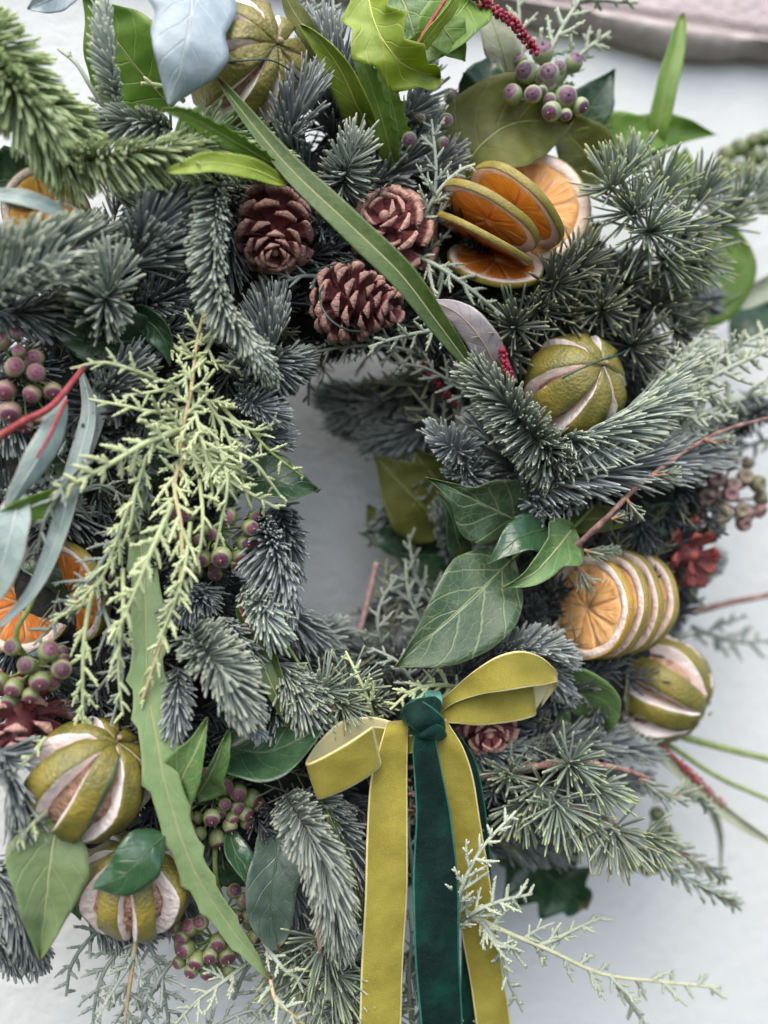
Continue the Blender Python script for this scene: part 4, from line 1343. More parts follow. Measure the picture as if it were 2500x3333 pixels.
# short deep-set fir and cypress growth that fills the ring: countless
acc = []
for q in range(640):
    a, b = RNG.uniform(0, 2 * math.pi), RNG.uniform(-0.5, math.pi + 0.4)
    p = ring_pt(a, b, 0.80)
    c = np.array([RC[0] + RMAJ * math.cos(a), -0.05, RC[2] + RMAJ * math.sin(a)])
    out = nrm(p - c)
    tang = np.array([-math.sin(a), 0, math.cos(a)]) * RNG.choice([-1, 1])
    d = nrm(out * RNG.uniform(0.15, 0.7) + tang + RNG.normal(0, 0.3, 3))
    C = p + np.outer(np.linspace(0, 1, 8), d) * RNG.uniform(0.02, 0.035)
    acc.append(fir_geom(C, RNG.uniform(0.009, 0.014), 0.0009, 34, up=0.3, rosette=6, K=4))
off, Vs, Fs, rs, ts = 0, [], [], [], []
for V, F, r_, t_ in acc:
    Vs.append(V); Fs.append(F[0] + off); rs.append(r_); ts.append(t_); off += len(V)
part("deep_foliage", np.vstack(Vs), [np.vstack(Fs)], M['undergrowth_shade'], base, stuff=True,
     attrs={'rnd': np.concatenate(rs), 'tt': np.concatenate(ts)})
acc = Acc()
for q in range(330):
    a, b = RNG.uniform(0, 2 * math.pi), RNG.uniform(-0.7, math.pi + 0.6)
    p = ring_pt(a, b, 0.9)
    c = np.array([RC[0] + RMAJ * math.cos(a), -0.05, RC[2] + RMAJ * math.sin(a)])
    out = nrm(p - c)
    tang = np.array([-math.sin(a), 0, math.cos(a)]) * RNG.choice([-1, 1])
    d = nrm(out * RNG.uniform(0.1, 0.8) + tang + RNG.normal(0, 0.4, 3))
    L = RNG.uniform(0.015, 0.032)
    Cb = beads(p, d, RNG.normal(0, 0.15, 3), L, 0.0007, 0.00017, RNG.random(), acc, 5)
    sv = nrm(np.cross(d, out))
    for m in range(5):
        beads(Cb[int((m + 1) / 6.5 * len(Cb))], nrm(d + sv * (1 if m % 2 else -1) + out * 0.3), d * 0.2, L * 0.4, 0.0006, 0.00017, RNG.random(), acc, 5)
V, F, at = acc.out()
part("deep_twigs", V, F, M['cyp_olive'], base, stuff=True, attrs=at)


# ------------------------------------------------------------------ leaves
SG = "long narrow leaves"
leaf("long dark green strap leaf lying diagonally across the upper middle", [(1545, 1215, .110), (1430, 1060, .128), (1300, 890, .136), (1130, 725, .134), (960, 565, .128), (850, 440, .124), (770, 340, .122), (704, 254, .120)], 92, 'strap', 'strap', roll=10, twist=14, cup=0.05, fold=0.2, ripple=0.04)
leaf("yellow green serrated leaf tip above the fork of the diagonal strap leaf", [(900, 540, .124), (800, 482, .134), (690, 420, .138), (600, 372, .138), (525, 358, .136)], 72, 'tooth', 'grass_leaf', roll=-18, group=None)
leaf("pale tipped narrow leaf pointing left under the fork of the diagonal strap leaf", [(930, 600, .124), (820, 552, .134), (690, 530, .138), (600, 550, .139), (540, 562, .138)], 74, 'strap', 'lime_leaf', roll=25, cup=0.2)
leaf("long pale green toothed leaf hanging down at the lower left", [(470, 1560, 0.080), (455, 1720, 0.092), (470, 1880, 0.101), (476, 2060, 0.106), (482, 2230, 0.111), (512, 2420, 0.114), (556, 2620, 0.114), (632, 2830, 0.110), (745, 3010, 0.104), (892, 3190, 0.096)], 128, 'tooth', 'serrate', roll=-14, twist=24, cup=-0.05, fold=0.16, ripple=0.07)
leaf("bright yellow green spiny leaf at the top middle", [(1190, -60, .112), (1215, 60, .120), (1260, 150, .124), (1330, 220, .122), (1425, 248, .114)], 215, 'holly', 'lime_leaf', roll=12, cup=0.25, ripple=0.1)
leaf("mid green folded leaf at the top, right of the spiny leaf", [(1560, -40, .105), (1480, 60, .114), (1390, 150, .112), (1310, 165, .104)], 200, 'oval', 'grass_leaf', roll=18, cup=0.25)
leaf("upright yellow leaf edge with a red rib at the top middle", [(1335, 200, .116), (1400, 110, .124), (1470, 20, .126), (1500, -50, .126)], 58, 'strap', 'lime_leaf', roll=50)
leaf("broad light green leaf behind the spiny leaf at the top", [(1270, -80, .095), (1330, 50, .100), (1360, 170, .098)], 230, 'oval', 'ivy_light', roll=-10)
leaf("green lobed flap below the folded leaf near the top", [(1420, 60, .118), (1470, 130, .119), (1510, 200, .114)], 150, 'ovate', 'grass_leaf', roll=-30, cup=0.1)
leaf("left one of two upright toothed strap leaves at the top middle", [(1292, 580, .074), (1262, 460, .094), (1222, 320, .104), (1185, 210, .106), (1160, 120, .104)], 92, 'tooth', 'grass_leaf', roll=-20, group=SG)
leaf("right one of two upright toothed strap leaves at the top middle", [(1298, 585, .072), (1296, 450, .092), (1272, 330, .100), (1240, 220, .102), (1212, 130, .100)], 84, 'tooth', 'grass_leaf', roll=22, group=SG)
leaf("curled yellow green leaf left of the upright strap leaves", [(1215, 440, .080), (1165, 350, .102), (1110, 230, .112), (1040, 130, .114), (985, 75, .112)], 118, 'oval', 'lime_leaf', roll=-32, cup=0.35, under='ivy_pale')
leaf("slim dark leaf leaning out of the top left of the curled leaf", [(1060, 220, .082), (1000, 110, .098), (945, 20, .100), (915, -50, .100)], 82, 'strap', 'olive_leaf', roll=35)
leaf("narrow upright leaf standing alone against the wall at the upper right", [(2128, 545, .050), (2142, 420, .064), (2172, 270, .070), (2205, 140, .070), (2222, 44, .068)], 72, 'strap', 'grass_leaf', roll=8, cup=0.2)
leaf("pair mate green strap leaf pointing down at the lower left of the hole", [(770, 1960, .085), (820, 2080, .100), (880, 2220, .108), (962, 2400, .108)], 62, 'strap', 'strap', roll=-20, group=SG)
leaf("green strap leaf with pale rib beside the one left of the hole", [(790, 1930, .086), (862, 2100, .098), (915, 2250, .106), (968, 2392, .106)], 58, 'strap', 'strap', roll=25, group=SG)
leaf("thin green leaf blade running down left of the yellow ribbon tail", [(1020, 2560, .092), (1075, 2660, .104), (1130, 2800, .108), (1172, 2960, .106), (1185, 3050, .100)], 34, 'strap', 'strap', roll=15)
leaf("dry pink needle leaf hanging below the curved fir sprig at the bottom", [(1042, 2810, .112), (1036, 2950, .114), (1042, 3110, .112)], 26, 'strap', 'pink_dry', roll=10)
leaf("slim green leaf beside the crimson seeds right of the hole", [(1640, 1230, .102), (1615, 1130, .108), (1580, 1050, .108), (1530, 1000, .104)], 34, 'strap', 'strap', roll=30)
leaf("lilac white leaf underside at the lower end of the diagonal strap leaf", [(1625, 1220, .100), (1570, 1110, .112), (1490, 1020, .114), (1405, 978, .108)], 112, 'oval', 'white_leaf', roll=-16, cup=-0.1)
leaf("blue grey narrow leaf with a red stem at the left", [(215, 1290, .110), (160, 1430, .124), (95, 1540, .128), (20, 1660, .126)], 90, 'strap', 'eucal', roll=-20, cup=-0.2)
leaf("pale blue grey leaf cut by the left edge", [(65, 1600, .120), (40, 1720, .128), (5, 1850, .128), (-40, 1980, .124)], 120, 'strap', 'eucal', roll=10)
leaf("green curled leaf pointing left at the left edge", [(230, 1620, .106), (140, 1640, .118), (60, 1665, .124), (-40, 1690, .122)], 96, 'oval', 'grass_leaf', roll=-22, cup=0.3)
leaf("long green blade curving down to the left edge over the stalk", [(265, 1200, .092), (290, 1350, .104), (235, 1560, .112), (195, 1720, .116), (110, 1920, .118), (-20, 2060, .116)], 66, 'strap', 'eucal', roll=25)
leaf("dark grey green blade behind the pale cypress at the left", [(330, 1180, .088), (318, 1330, .098), (270, 1480, .102), (215, 1660, .102)], 62, 'strap', 'eucal', roll=-15)
leaf("blue green curved leaf at the upper left edge below the orange slice", [(-60, 630, .118), (70, 645, .124), (180, 685, .120), (250, 760, .110)], 56, 'strap', 'eucal', roll=-25, cup=0.2)
leaf("long pale leaf edge sweeping to the right edge at the lower right", [(1960, 2230, .050), (2080, 2370, .060), (2220, 2510, .066), (2370, 2650, .066), (2540, 2760, .062)], 46, 'strap', 'creamgreen', roll=10, cup=0.4)
leaf("blurred whitish leaf curling behind the seed spike at the lower right", [(1975, 2360, .035), (2130, 2440, .030), (2280, 2570, .022), (2345, 2700, .020), (2350, 2830, .020)], 70, 'strap', 'creamgreen', roll=60)

# broad leaves
leaf("large dark ivy leaf with pale veins at the lower right of the hole", [(1665, 1822, .100), (1560, 1925, .113), (1430, 2042, .116), (1284, 2172, .110)], 300,
     ([(0, 8), (.04, 52), (.109, 97), (.3, 138), (.42, 126), (.545, 100), (.67, 68), (.8, 36), (.92, 10), (1, 0)],
      [(0, 6), (.03, 40), (.10, 86), (.173, 122), (.33, 161), (.45, 166), (.554, 160), (.72, 128), (.84, 80), (.93, 32), (1, 0)]), 'ivy_dark', cup=0.10, ripple=0.05, petiole=[(1790, 1720, .085)])
leaf("dark ivy leaf pointing left above the large one, right of the hole", [(1700, 1705, .096), (1600, 1655, .108), (1490, 1600, .112), (1384, 1552, .110)], 260,
     ([(0, 10), (.1, 90), (.22, 135), (.38, 112), (.52, 88), (.62, 36), (.8, 16), (1, 0)],
      [(0, 10), (.12, 70), (.3, 118), (.5, 128), (.62, 96), (.75, 42), (.88, 14), (1, 0)]), 'ivy_dark', cup=0.14, ripple=0.07)
leaf("small shiny ivy leaf lying over the joint of the two dark ivy leaves", [(1782, 1722, .108), (1700, 1745, .118), (1640, 1790, .119), (1588, 1838, .116)], 128, 'ovate', 'ivy_gloss', roll=14, cup=0.1)
leaf("fresh green folded ivy leaf above the orange stack at the right", [(1860, 1725, .104), (1800, 1800, .118), (1730, 1870, .122), (1632, 1908, .116)], 178, 'lobed', 'ivy_light', roll=-22, cup=0.22, petiole=[(1930, 1650, .09)])
leaf("narrow dark leaf behind the two dark ivy leaves beside the hole", [(1520, 1850, .080), (1490, 1760, .088), (1470, 1680, .090), (1420, 1600, .088)], 90, 'ovate', 'ivy_deep', roll=30)
leaf("green leaf facing right beneath the orange stack", [(1800, 2250, .084), (1880, 2255, .092), (1930, 2310, .090), (1968, 2385, .080)], 230, 'ovate', 'ivy_light', roll=30, cup=0.2)
leaf("dark ivy leaf poking into the hole from the left", [(800, 1560, .085), (870, 1560, .092), (950, 1585, .096), (1034, 1604, .094)], 175, 'ovate', 'ivy_deep', roll=-30, cup=0.3)
leaf("big dark leaf in shade under the pale fir fan at the left", [(520, 1120, .084), (400, 1110, .094), (280, 1110, .096), (160, 1062, .094)], 210, 'ovate', 'ivy_deep', roll=-14, cup=0.15)
leaf("dark green leaf curving down right of the shaded leaf at the left", [(430, 1020, .088), (500, 1060, .098), (540, 1120, .098), (560, 1190, .094)], 110, 'ovate', 'ivy_deep', roll=24, cup=0.3)
leaf("large dark leaf with a turned up edge left of the bow", [(740, 2430, .092), (860, 2450, .106), (990, 2400, .114), (1098, 2312, .114)], 265, 'ovate', 'ivy_deep', roll=-34, cup=0.3, under='ivy_pale')
leaf("light green ivy leaf standing up beside the toothed leaf, lower left", [(570, 2600, .100), (600, 2520, .116), (640, 2440, .122), (682, 2336, .120)], 150, 'ovate', 'ivy_light', roll=-20, cup=0.3)
leaf("twisted ivy leaf right of the light green one, above the berries", [(640, 2590, .100), (690, 2510, .114), (720, 2430, .116), (735, 2380, .110)], 140, 'lobed', 'ivy_light', roll=30, cup=0.35)
leaf("pale green ivy leaf hanging point down at the bottom left edge", [(190, 2660, .104), (165, 2800, .110), (148, 2950, .110), (128, 3112, .104)], 250,
     ([(0, 10), (.10, 110), (.22, 148), (.35, 128), (.5, 95), (.7, 66), (.85, 32), (1, 0)],
      [(0, 10), (.08, 60), (.2, 110), (.4, 124), (.6, 90), (.8, 45), (.9, 24), (1, 0)]), 'ivy_pale', roll=-8, fold=0.12, cup=0.05)
leaf("smaller green leaf tucked behind the pale hanging ivy leaf", [(215, 2840, .088), (235, 2900, .092), (262, 2990, .088)], 110, 'ovate', 'ivy_light', roll=10)
leaf("glossy dark green leaf lying over the split lime", [(545, 2715, .112), (480, 2770, .124), (400, 2850, .126), (298, 2896, .120)], 165, 'oval', 'ivy_gloss', roll=-8, cup=-0.15)
leaf("dusty dark leaf with whitish bloom hanging at the bottom middle", [(880, 2690, .090), (900, 2790, .103), (880, 2930, .106), (905, 3080, .100)], 178, 'strap', 'dust_leaf', roll=-12, cup=0.2, ripple=0.1)
leaf("dark shiny leaf left of the dusty leaf at the bottom", [(745, 2700, .090), (770, 2780, .100), (830, 2860, .104), (855, 2950, .100)], 95, 'oval', 'ivy_gloss', roll=-30, cup=0.3)
leaf("dark green leaf behind the stalk of the lowest berries", [(640, 2740, .072), (720, 2800, .078), (780, 2850, .076), (830, 2880, .072)], 140, 'ovate', 'ivy_deep', roll=10)
leaf("large backlit green leaf at the top left behind the upright fir tip", [(560, 350, .062), (470, 250, .070), (370, 120, .074), (270, -20, .074)], 330, 'ovate', 'grass_leaf', roll=-16, cup=0.1)
leaf("blue white leaf hanging over the lime at the top left", [(640, -100, .118), (620, 60, .132), (595, 190, .134), (548, 350, .124)], 300,
     ([(0, 100), (.25, 175), (.42, 110), (.55, 118), (.72, 95), (.88, 45), (1, 0)], [(0, 100), (.2, 150), (.45, 115), (.6, 145), (.75, 112), (.9, 46), (1, 0)]), 'blue_leaf', roll=0, cup=-0.12)
leaf("tip of a blue white leaf at the top left corner", [(260, -50, .090), (180, -10, .092), (90, 30, .090)], 90, 'oval', 'blue_leaf', roll=10)
leaf("broad olive leaf behind the orange fan at the upper right", [(1500, 590, .076), (1560, 480, .088), (1680, 400, .092), (1850, 400, .086)], 330, 'oval', 'olive_leaf', roll=-24, cup=0.25)
leaf("dull green leaf at the right end of the broad olive leaf", [(1960, 590, .066), (1920, 520, .074), (1850, 440, .078), (1790, 380, .076)], 190, 'oval', 'olive_leaf', roll=18, cup=0.2)
leaf("dark green pointed leaf right of the grey green berries", [(1850, 440, .062), (1900, 380, .070), (1950, 310, .074), (1996, 228, .074)], 150, 'ovate', 'ivy_deep', roll=10)
leaf("light green leaf with a long point against the wall at the upper right", [(1930, 560, .052), (2030, 470, .060), (2160, 425, .062), (2325, 438, .056)], 215, 'lobed', 'grass_leaf', roll=-10, cup=0.1)
leaf("small green leaf edge between the dark leaf and the long pointed leaf", [(1830, 455, .072), (1900, 440, .078), (1950, 425, .078), (1997, 408, .074)], 50, 'ovate', 'grass_leaf', roll=30)
leaf("dark green leaf left of the grey green berries", [(1500, 330, .074), (1560, 300, .082), (1590, 240, .084), (1608, 178, .082)], 170, 'ovate', 'ivy_deep', roll=6)
leaf("green leaf point rising behind the cedar at the right", [(2230, 660, .040), (2220, 600, .042), (2222, 540, .042), (2232, 482, .040)], 120, 'ovate', 'grass_leaf', roll=10)
leaf("rounded green leaf behind the cedar at the right", [(2180, 1040, .040), (2270, 960, .044), (2340, 860, .046), (2330, 700, .044)], 260, 'oval', 'grass_leaf', roll=14)
leaf("pale leaf with a green back cut by the right edge", [(2540, 900, .040), (2480, 940, .046), (2400, 980, .048), (2325, 1000, .044)], 80, 'oval', 'creamgreen', roll=-20, cup=0.4, under='grass_leaf')
leaf("blurred dark green leaf behind the pale leaf at the right edge", [(2520, 1010, .010), (2440, 1060, .014), (2380, 1150, .014)], 170, 'ovate', 'ivy_deep', roll=10)
leaf("whitish narrow leaf underside at the top left of the berries", [(1660, 280, .074), (1640, 180, .086), (1610, 90, .090), (1575, -10, .090)], 112, 'oval', 'creamgreen', roll=10, cup=0.1)
leaf("olive leaf beneath the long fir sprig at the right", [(1820, 1710, .082), (1920, 1690, .090), (2010, 1690, .090), (2085, 1695, .084)], 96, 'ovate', 'olive_leaf', roll=-10)
leaf("dark leaf running right beside the brown cupped berries", [(1950, 1720, .072), (2040, 1720, .078), (2130, 1700, .078), (2260, 1640, .070)], 120, 'oval', 'ivy_deep', roll=20, cup=0.2)
leaf("blurred dark spiny leaf low behind the cedar at the bottom right", [(1630, 2740, .034), (1730, 2800, .036), (1810, 2870, .034), (1898, 2948, .028)], 300, 'holly', 'ivy_deep', roll=10, cup=0.15)
leaf("blurred olive leaf deep inside the hole", [(1420, 1700, .012), (1380, 1640, .018), (1330, 1570, .020), (1290, 1490, .020)], 190, 'ovate', 'olive_leaf', roll=12)
leaf("blurred lighter leaf low inside the hole", [(1370, 1660, .006), (1300, 1680, .014), (1250, 1720, .014), (1200, 1640, .012)], 120, 'oval', 'olive_leaf', roll=-20)
leaf("dark leaf between the cypress and the hole at the left", [(640, 1440, .074), (720, 1520, .082), (740, 1600, .082), (700, 1690, .078)], 130, 'ovate', 'ivy_deep', roll=-14)
leaf("dark leaf behind the pale cypress near the left edge", [(80, 1480, .082), (170, 1530, .088), (260, 1560, .088), (380, 1560, .082)], 150, 'ovate', 'ivy_deep', roll=10)
leaf("dark leaf in shade above the lower left orange slices", [(470, 1640, .074), (460, 1720, .080), (420, 1800, .080), (400, 1880, .076)], 130, 'ovate', 'ivy_deep', roll=16)
leaf("small dark leaf point right of the toothed leaf, above the blue fir", [(600, 2080, .090), (640, 2060, .096), (680, 2040, .098), (712, 2036, .096)], 70, 'ovate', 'ivy_deep', roll=30)
leaf("large dark leaf under the top fir at the left edge", [(120, 560, .080), (60, 580, .084), (-60, 600, .084)], 200, 'oval', 'ivy_deep', roll=10)

# stalks and seed spikes
amaranth("crimson seed spike hanging at the top right above the berries", [(1500, -60, .112), (1580, 10, .116), (1650, 60, .118), (1700, 110, .116), (1748, 178, .110)], 6, 0.05, 90, bead=8.5)
amaranth("short crimson seed spike beside the lilac leaf right of the hole", [(1670, 1250, .104), (1650, 1200, .110), (1632, 1130, .112)], 4, 0.1, 70, bead=7.5)
amaranth("crimson seed spike on a pink stem at the lower right", [(1975, 2240, .058), (2060, 2330, .066), (2150, 2420, .068), (2260, 2530, .068), (2360, 2630, .064)], 9, 0.6, 90, bead=5.5)
stick("flower_stalk", [(1980, 2290, .045), (2150, 2370, .048), (2300, 2420, .046), (2540, 2480, .042)], 15, 'stem_green', label="thicker blurred green stalk running to the right edge", cat="stalk", group="green stalks at the lower right")
stick("flower_stalk", [(2050, 2350, .052), (2200, 2440, .056), (2340, 2530, .054), (2540, 2620, .050)], 10, 'stem_green', label="thinner green stalk below the thick one at the right edge", cat="stalk", group="green stalks at the lower right")
stick("flower_stalk", [(-40, 1445, .118), (80, 1370, .126), (170, 1320, .124), (270, 1200, .112)], 14, 'stem_red', label="red stem slanting across the plum berries at the left edge", cat="stalk")
stick("flower_stalk", [(215, 1300, .126), (160, 1420, .131), (120, 1490, .130)], 7, 'stem_red', label="thin red leaf stem below the plum berries at the left", cat="stalk")
stick("flower_stalk", [(1290, 300, .110), (1330, 200, .120), (1385, 100, .124), (1450, 0, .122)], 8, 'stem_red', label="dark red stem rising through the leaves at the top middle", cat="stalk")
stick("flower_stalk", [(800, 1900, .075), (900, 2050, .090), (1000, 2200, .096)], 7, 'stem_green', label="slim olive twig left of the hole, below the fir brush", cat="stalk")
stick("flower_stalk", [(1425, 1960, .012), (1370, 1850, .016), (1310, 1640, .016)], 8, 'stem_green', label="blurred slim stalk inside the hole", cat="stalk")
stick("flower_stalk", [(1130, 2180, .030), (1180, 2020, .040), (1225, 1830, .042)], 12, 'pinkstick', label="blurred pinkish stick standing low inside the hole", cat="stalk")
stick("flower_stalk", [(800, 1930, .100), (790, 2000, .100), (850, 2120, .098), (900, 2200, .096)], 5, 'stem_red', label="thin dark red stem beside the strap leaves left of the hole", cat="stalk")

# ------------------------------------------------------------------ fir sprigs
fir("fir sprig lying level at the upper left, needles up and down", [(200, 530, .108), (400, 505, .122), (650, 485, .120), (880, 510, .106)], 120, 13, 240, 'green', a0=72, a1=40, up=0.32, phi=120, bud='bud', comb=True, barkm='bark', stem=11)
fir("light blurred fir branch at the upper left edge with long needles", [(-80, 180, 0.114), (40, 290, 0.122), (140, 400, 0.120), (215, 520, 0.112)], 165, 13, 230, 'green', a0=58, a1=30, up=0.25, phi=130, comb=True, barkm='bark', stem=11)
fir("outer light fir branch at the left edge above the blurred one", [(-100, 60, .105), (10, 180, .110), (100, 300, .108), (240, 430, .104)], 150, 13, 200, 'green', a0=60, a1=35, up=0.3, phi=140, comb=True)
fir("small upright grey fir tip at the top left against the wall", [(385, 350, .086), (370, 260, .098), (355, 160, .102), (348, 60, .100)], 72, 14, 80, 'silver', a0=52, a1=25, up=0.4, phi=120, comb=True)
fir("grey green fir sprig below the upright tip at the top left", [(560, 420, .086), (470, 400, .096), (380, 400, .096), (290, 400, .090)], 95, 13, 130, 'silver', a0=60, up=0.4, phi=130)
fir("pale blurred fir branch at the left edge below the orange slice", [(-90, 870, 0.102), (40, 850, 0.112), (160, 830, 0.110), (290, 800, 0.100)], 150, 16, 240, 'silver', a0=64, a1=40, up=0.35, phi=130, comb=True)
fir("second pale fir branch at the left edge, lower", [(-90, 960, .108), (30, 930, .116), (140, 900, .114), (260, 900, .106)], 130, 15, 180, 'silver', a0=66, a1=40, up=0.3, phi=120, comb=True)
fir("light fan shaped fir tip at the left above the shaded leaf", [(310, 1040, 0.084), (335, 990, 0.102), (350, 950, 0.110), (362, 905, 0.112)], 165, 15, 120, 'silver', a0=62, a1=25, up=0.28, fwd=0.1, phi=110, rosette=24)
fir("grey fir fan right of the pale branch at the upper left", [(440, 850, .092), (470, 780, .104), (510, 710, .108), (560, 640, .104)], 150, 15, 130, 'blue', a0=50, a1=25, up=0.2, phi=110)
fir("dark fir fan pointing right above the drooping sprig at the left", [(420, 870, .094), (500, 830, .102), (590, 800, .102), (650, 790, .096)], 140, 15, 110, 'blue', a0=44, a1=22, up=0.15, phi=110)
fir("drooping fir sprig with a pale fresh tip, left of the pinecones", [(690, 520, .110), (700, 680, .118), (690, 830, .120), (715, 980, .122), (800, 1090, .122), (868, 1190, .118)], 86, 12, 330, 'silver', a0=62, a1=30, up=0.35, phi=135, bud='bud', comb=True)
fir("fresh pale end of the drooping sprig", [(800, 1090, .126), (835, 1140, .128), (866, 1195, .124)], 64, 11, 60, 'silver', a0=48, a1=24, up=0.3, phi=120, group=None)
fir("dark slate fir brush between the drooping sprig and the wired cone", [(830, 1270, .084), (855, 1180, .096), (880, 1090, .096), (900, 1010, .088)], 118, 14, 210, 'slate', a0=66, a1=40, up=0.35, phi=110, comb=True)
fir("dark slate fir brush left of the top of the hole", [(800, 1140, .086), (850, 1170, .094), (900, 1190, .094), (950, 1180, .086)], 105, 14, 140, 'slate', a0=60, a1=35, up=0.4, phi=120)
fir("small blue fir tuft at the upper left rim of the hole", [(770, 1290, .088), (820, 1310, .100), (860, 1335, .104), (890, 1350, .102)], 84, 12, 100, 'blue', a0=60, a1=25, up=0.3, phi=150)
fir("fir tips at the left rim of the hole below the blue tuft", [(820, 1400, .076), (860, 1420, .086), (900, 1430, .086)], 80, 12, 80, 'blue', a0=60, a1=30, up=0.3)
fir("bright star shaped fir tuft above the two upper pinecones", [(1110, 620, .088), (1125, 570, .104), (1140, 525, .112), (1150, 490, .114)], 122, 12, 74, 'silver', a0=72, a1=30, up=0.16, phi=170, rosette=22, cat="fir sprig")
fir("dark green fir sprig pointing up beside the top lime", [(920, 480, .092), (945, 420, .104), (975, 350, .108), (1000, 290, .104)], 140, 12, 110, 'slate', a0=44, a1=22, up=0.15, phi=120)
fir("dark fir sprig left of the star shaped tuft", [(1010, 560, .088), (950, 520, .098), (900, 480, .100), (870, 440, .096)], 130, 12, 110, 'slate', a0=50, a1=25, up=0.15, phi=120)
fir("blue fir sprig behind the upright strap leaves at the top", [(1300, 440, .074), (1340, 370, .086), (1370, 310, .088), (1380, 250, .086)], 100, 12, 110, 'blue', a0=55, a1=30, up=0.25)
fir("dark fir behind the curled leaf at the top middle", [(1150, 380, .072), (1120, 280, .084), (1080, 180, .086), (1060, 100, .082)], 110, 12, 130, 'slate', a0=55, a1=30, up=0.25)
fir("fir sprig under the cypress between the cones and the orange fan", [(1380, 620, .070), (1420, 560, .078), (1450, 520, .080)], 95, 12, 90, 'blue', a0=60, a1=30)
fir("light tipped fir sprig leaning left, below the yellow green lime", [(1830, 1540, .096), (1760, 1450, .114), (1660, 1330, .124), (1570, 1225, .126)], 118, 12, 330, 'silver', a0=66, a1=32, up=0.35, phi=140, bud='pinkbud', comb=True)
fir("long fir sprig sweeping right under the yellow green lime", [(1760, 1440, .098), (1880, 1440, .118), (2000, 1390, .122), (2110, 1310, .118), (2230, 1170, .106)], 112, 12, 380, 'silver', a0=62, a1=30, up=0.38, phi=140, comb=True)
fir("lower long fir sprig under the first, needles drooping", [(1680, 1620, .086), (1830, 1560, .108), (1980, 1530, .112), (2120, 1510, .106), (2300, 1480, .092)], 128, 13, 360, 'blue', a0=66, a1=35, up=0.32, phi=140, comb=True)
fir("slate fir tips below the drooping right sprig", [(1960, 1560, .080), (1850, 1600, .094), (1760, 1640, .098), (1700, 1690, .094)], 110, 12, 190, 'blue', a0=60, a1=32, up=0.3, phi=140)
fir("small blue fir tuft at the right rim of the hole", [(1530, 1500, .082), (1490, 1470, .098), (1450, 1440, .104), (1430, 1425, .104)], 88, 12, 110, 'blue', a0=66, a1=28, up=0.25, phi=160, bud='pinkbud')
fir("dark fir between the tuft and the dark ivy leaf, right of the hole", [(1560, 1560, .078), (1530, 1540, .090), (1490, 1530, .092)], 84, 12, 100, 'blue', a0=60, a1=30)
fir("slate fir mass behind the fir sprig right of the hole", [(1780, 1620, .074), (1700, 1560, .088), (1630, 1480, .092), (1580, 1400, .088)], 105, 12, 220, 'slate', a0=62, a1=35)
fir("tall fir brush down the left side of the hole", [(830, 1680, .082), (880, 1780, .100), (920, 1880, .106), (930, 1960, .104)], 118, 12, 260, 'blue', a0=62, a1=34, up=0.3, phi=130, comb=True)
fir("dark fir edge at the left of the hole behind the tall brush", [(900, 1640, .062), (930, 1740, .074), (945, 1830, .074)], 92, 12, 140, 'slate', a0=62, a1=34)
fir("grey fir tip with a red bud, lower left of the hole", [(820, 1900, .092), (850, 1960, .104), (870, 2010, .110), (880, 2040, .110)], 115, 13, 120, 'silver', a0=66, a1=35, up=0.2, phi=150, bud='pinkbud')
fir("bright blue silver fir brush, lower left beside the toothed leaf", [(620, 2060, .096), (680, 2130, .114), (730, 2200, .122), (770, 2270, .122)], 130, 13, 230, 'silver', a0=58, a1=26, up=0.25, phi=130, rosette=20, comb=True)
fir("blue fir behind the bright brush", [(700, 2020, .084), (760, 2090, .098), (800, 2160, .100)], 120, 13, 150, 'blue', a0=56, a1=30, up=0.25)
fir("short blue fir beside the toothed leaf above the bright brush", [(690, 1930, .084), (630, 1960, .096), (570, 1980, .100)], 90, 12, 130, 'blue', a0=60, a1=30, up=0.3)
fir("narrow slate fir shoot with a red bud, right of the toothed leaf", [(575, 2170, .098), (580, 2240, .108), (575, 2320, .112), (560, 2390, .110)], 74, 12, 150, 'blue', a0=58, a1=30, up=0.3, bud='pinkbud')
fir("tiny pale fir rosette above the dark leaf at the lower left", [(790, 2300, .100), (810, 2340, .112), (830, 2375, .116)], 66, 11, 80, 'blue', a0=66, a1=25, up=0.1, phi=170, rosette=20)
fir("blue fir fan behind the two strap leaves left of the bow", [(900, 2160, .090), (960, 2240, .104), (1000, 2310, .106), (1020, 2370, .102)], 116, 13, 200, 'silver', a0=52, a1=28, up=0.25, phi=120)
fir("dark fir under the strap leaves left of the bow", [(860, 2230, .082), (890, 2310, .092), (900, 2390, .092)], 100, 13, 140, 'slate', a0=58, a1=30)
fir("blue fir brush right of the large dark ivy leaf", [(1610, 2120, .088), (1690, 2110, .102), (1770, 2110, .108), (1830, 2140, .106)], 84, 13, 210, 'blue', a0=58, a1=30, up=0.3, phi=150)
fir("fir tips under the blue brush beside the yellow loop", [(1700, 2150, .084), (1780, 2190, .094), (1830, 2240, .094)], 74, 12, 120, 'blue', a0=58, a1=30)
fir("curved pale fir sprig hanging left of the yellow ribbon tail", [(930, 2590, .104), (985, 2680, .120), (1040, 2780, .124), (1075, 2880, .122), (1090, 2960, .118), (1110, 3050, .110)], 104, 11, 340, 'silver', a0=66, a1=30, up=0.3, phi=130, comb=True)
fir("dark fir behind the curved pale sprig, left of the ribbon tail", [(1060, 2600, .082), (1100, 2700, .098), (1140, 2800, .100), (1160, 2920, .096)], 96, 12, 260, 'slate', a0=62, a1=35, up=0.35)
fir("dark fir under the yellow left loop", [(900, 2640, .080), (1000, 2620, .092), (1090, 2640, .092)], 96, 12, 170, 'slate', a0=60, a1=35)
fir("dark fir branch at the left edge beside the largest lime", [(-60, 2380, .090), (30, 2480, .104), (60, 2600, .104), (70, 2740, .098)], 120, 13, 260, 'slate', a0=56, a1=35, up=0.3, comb=True)
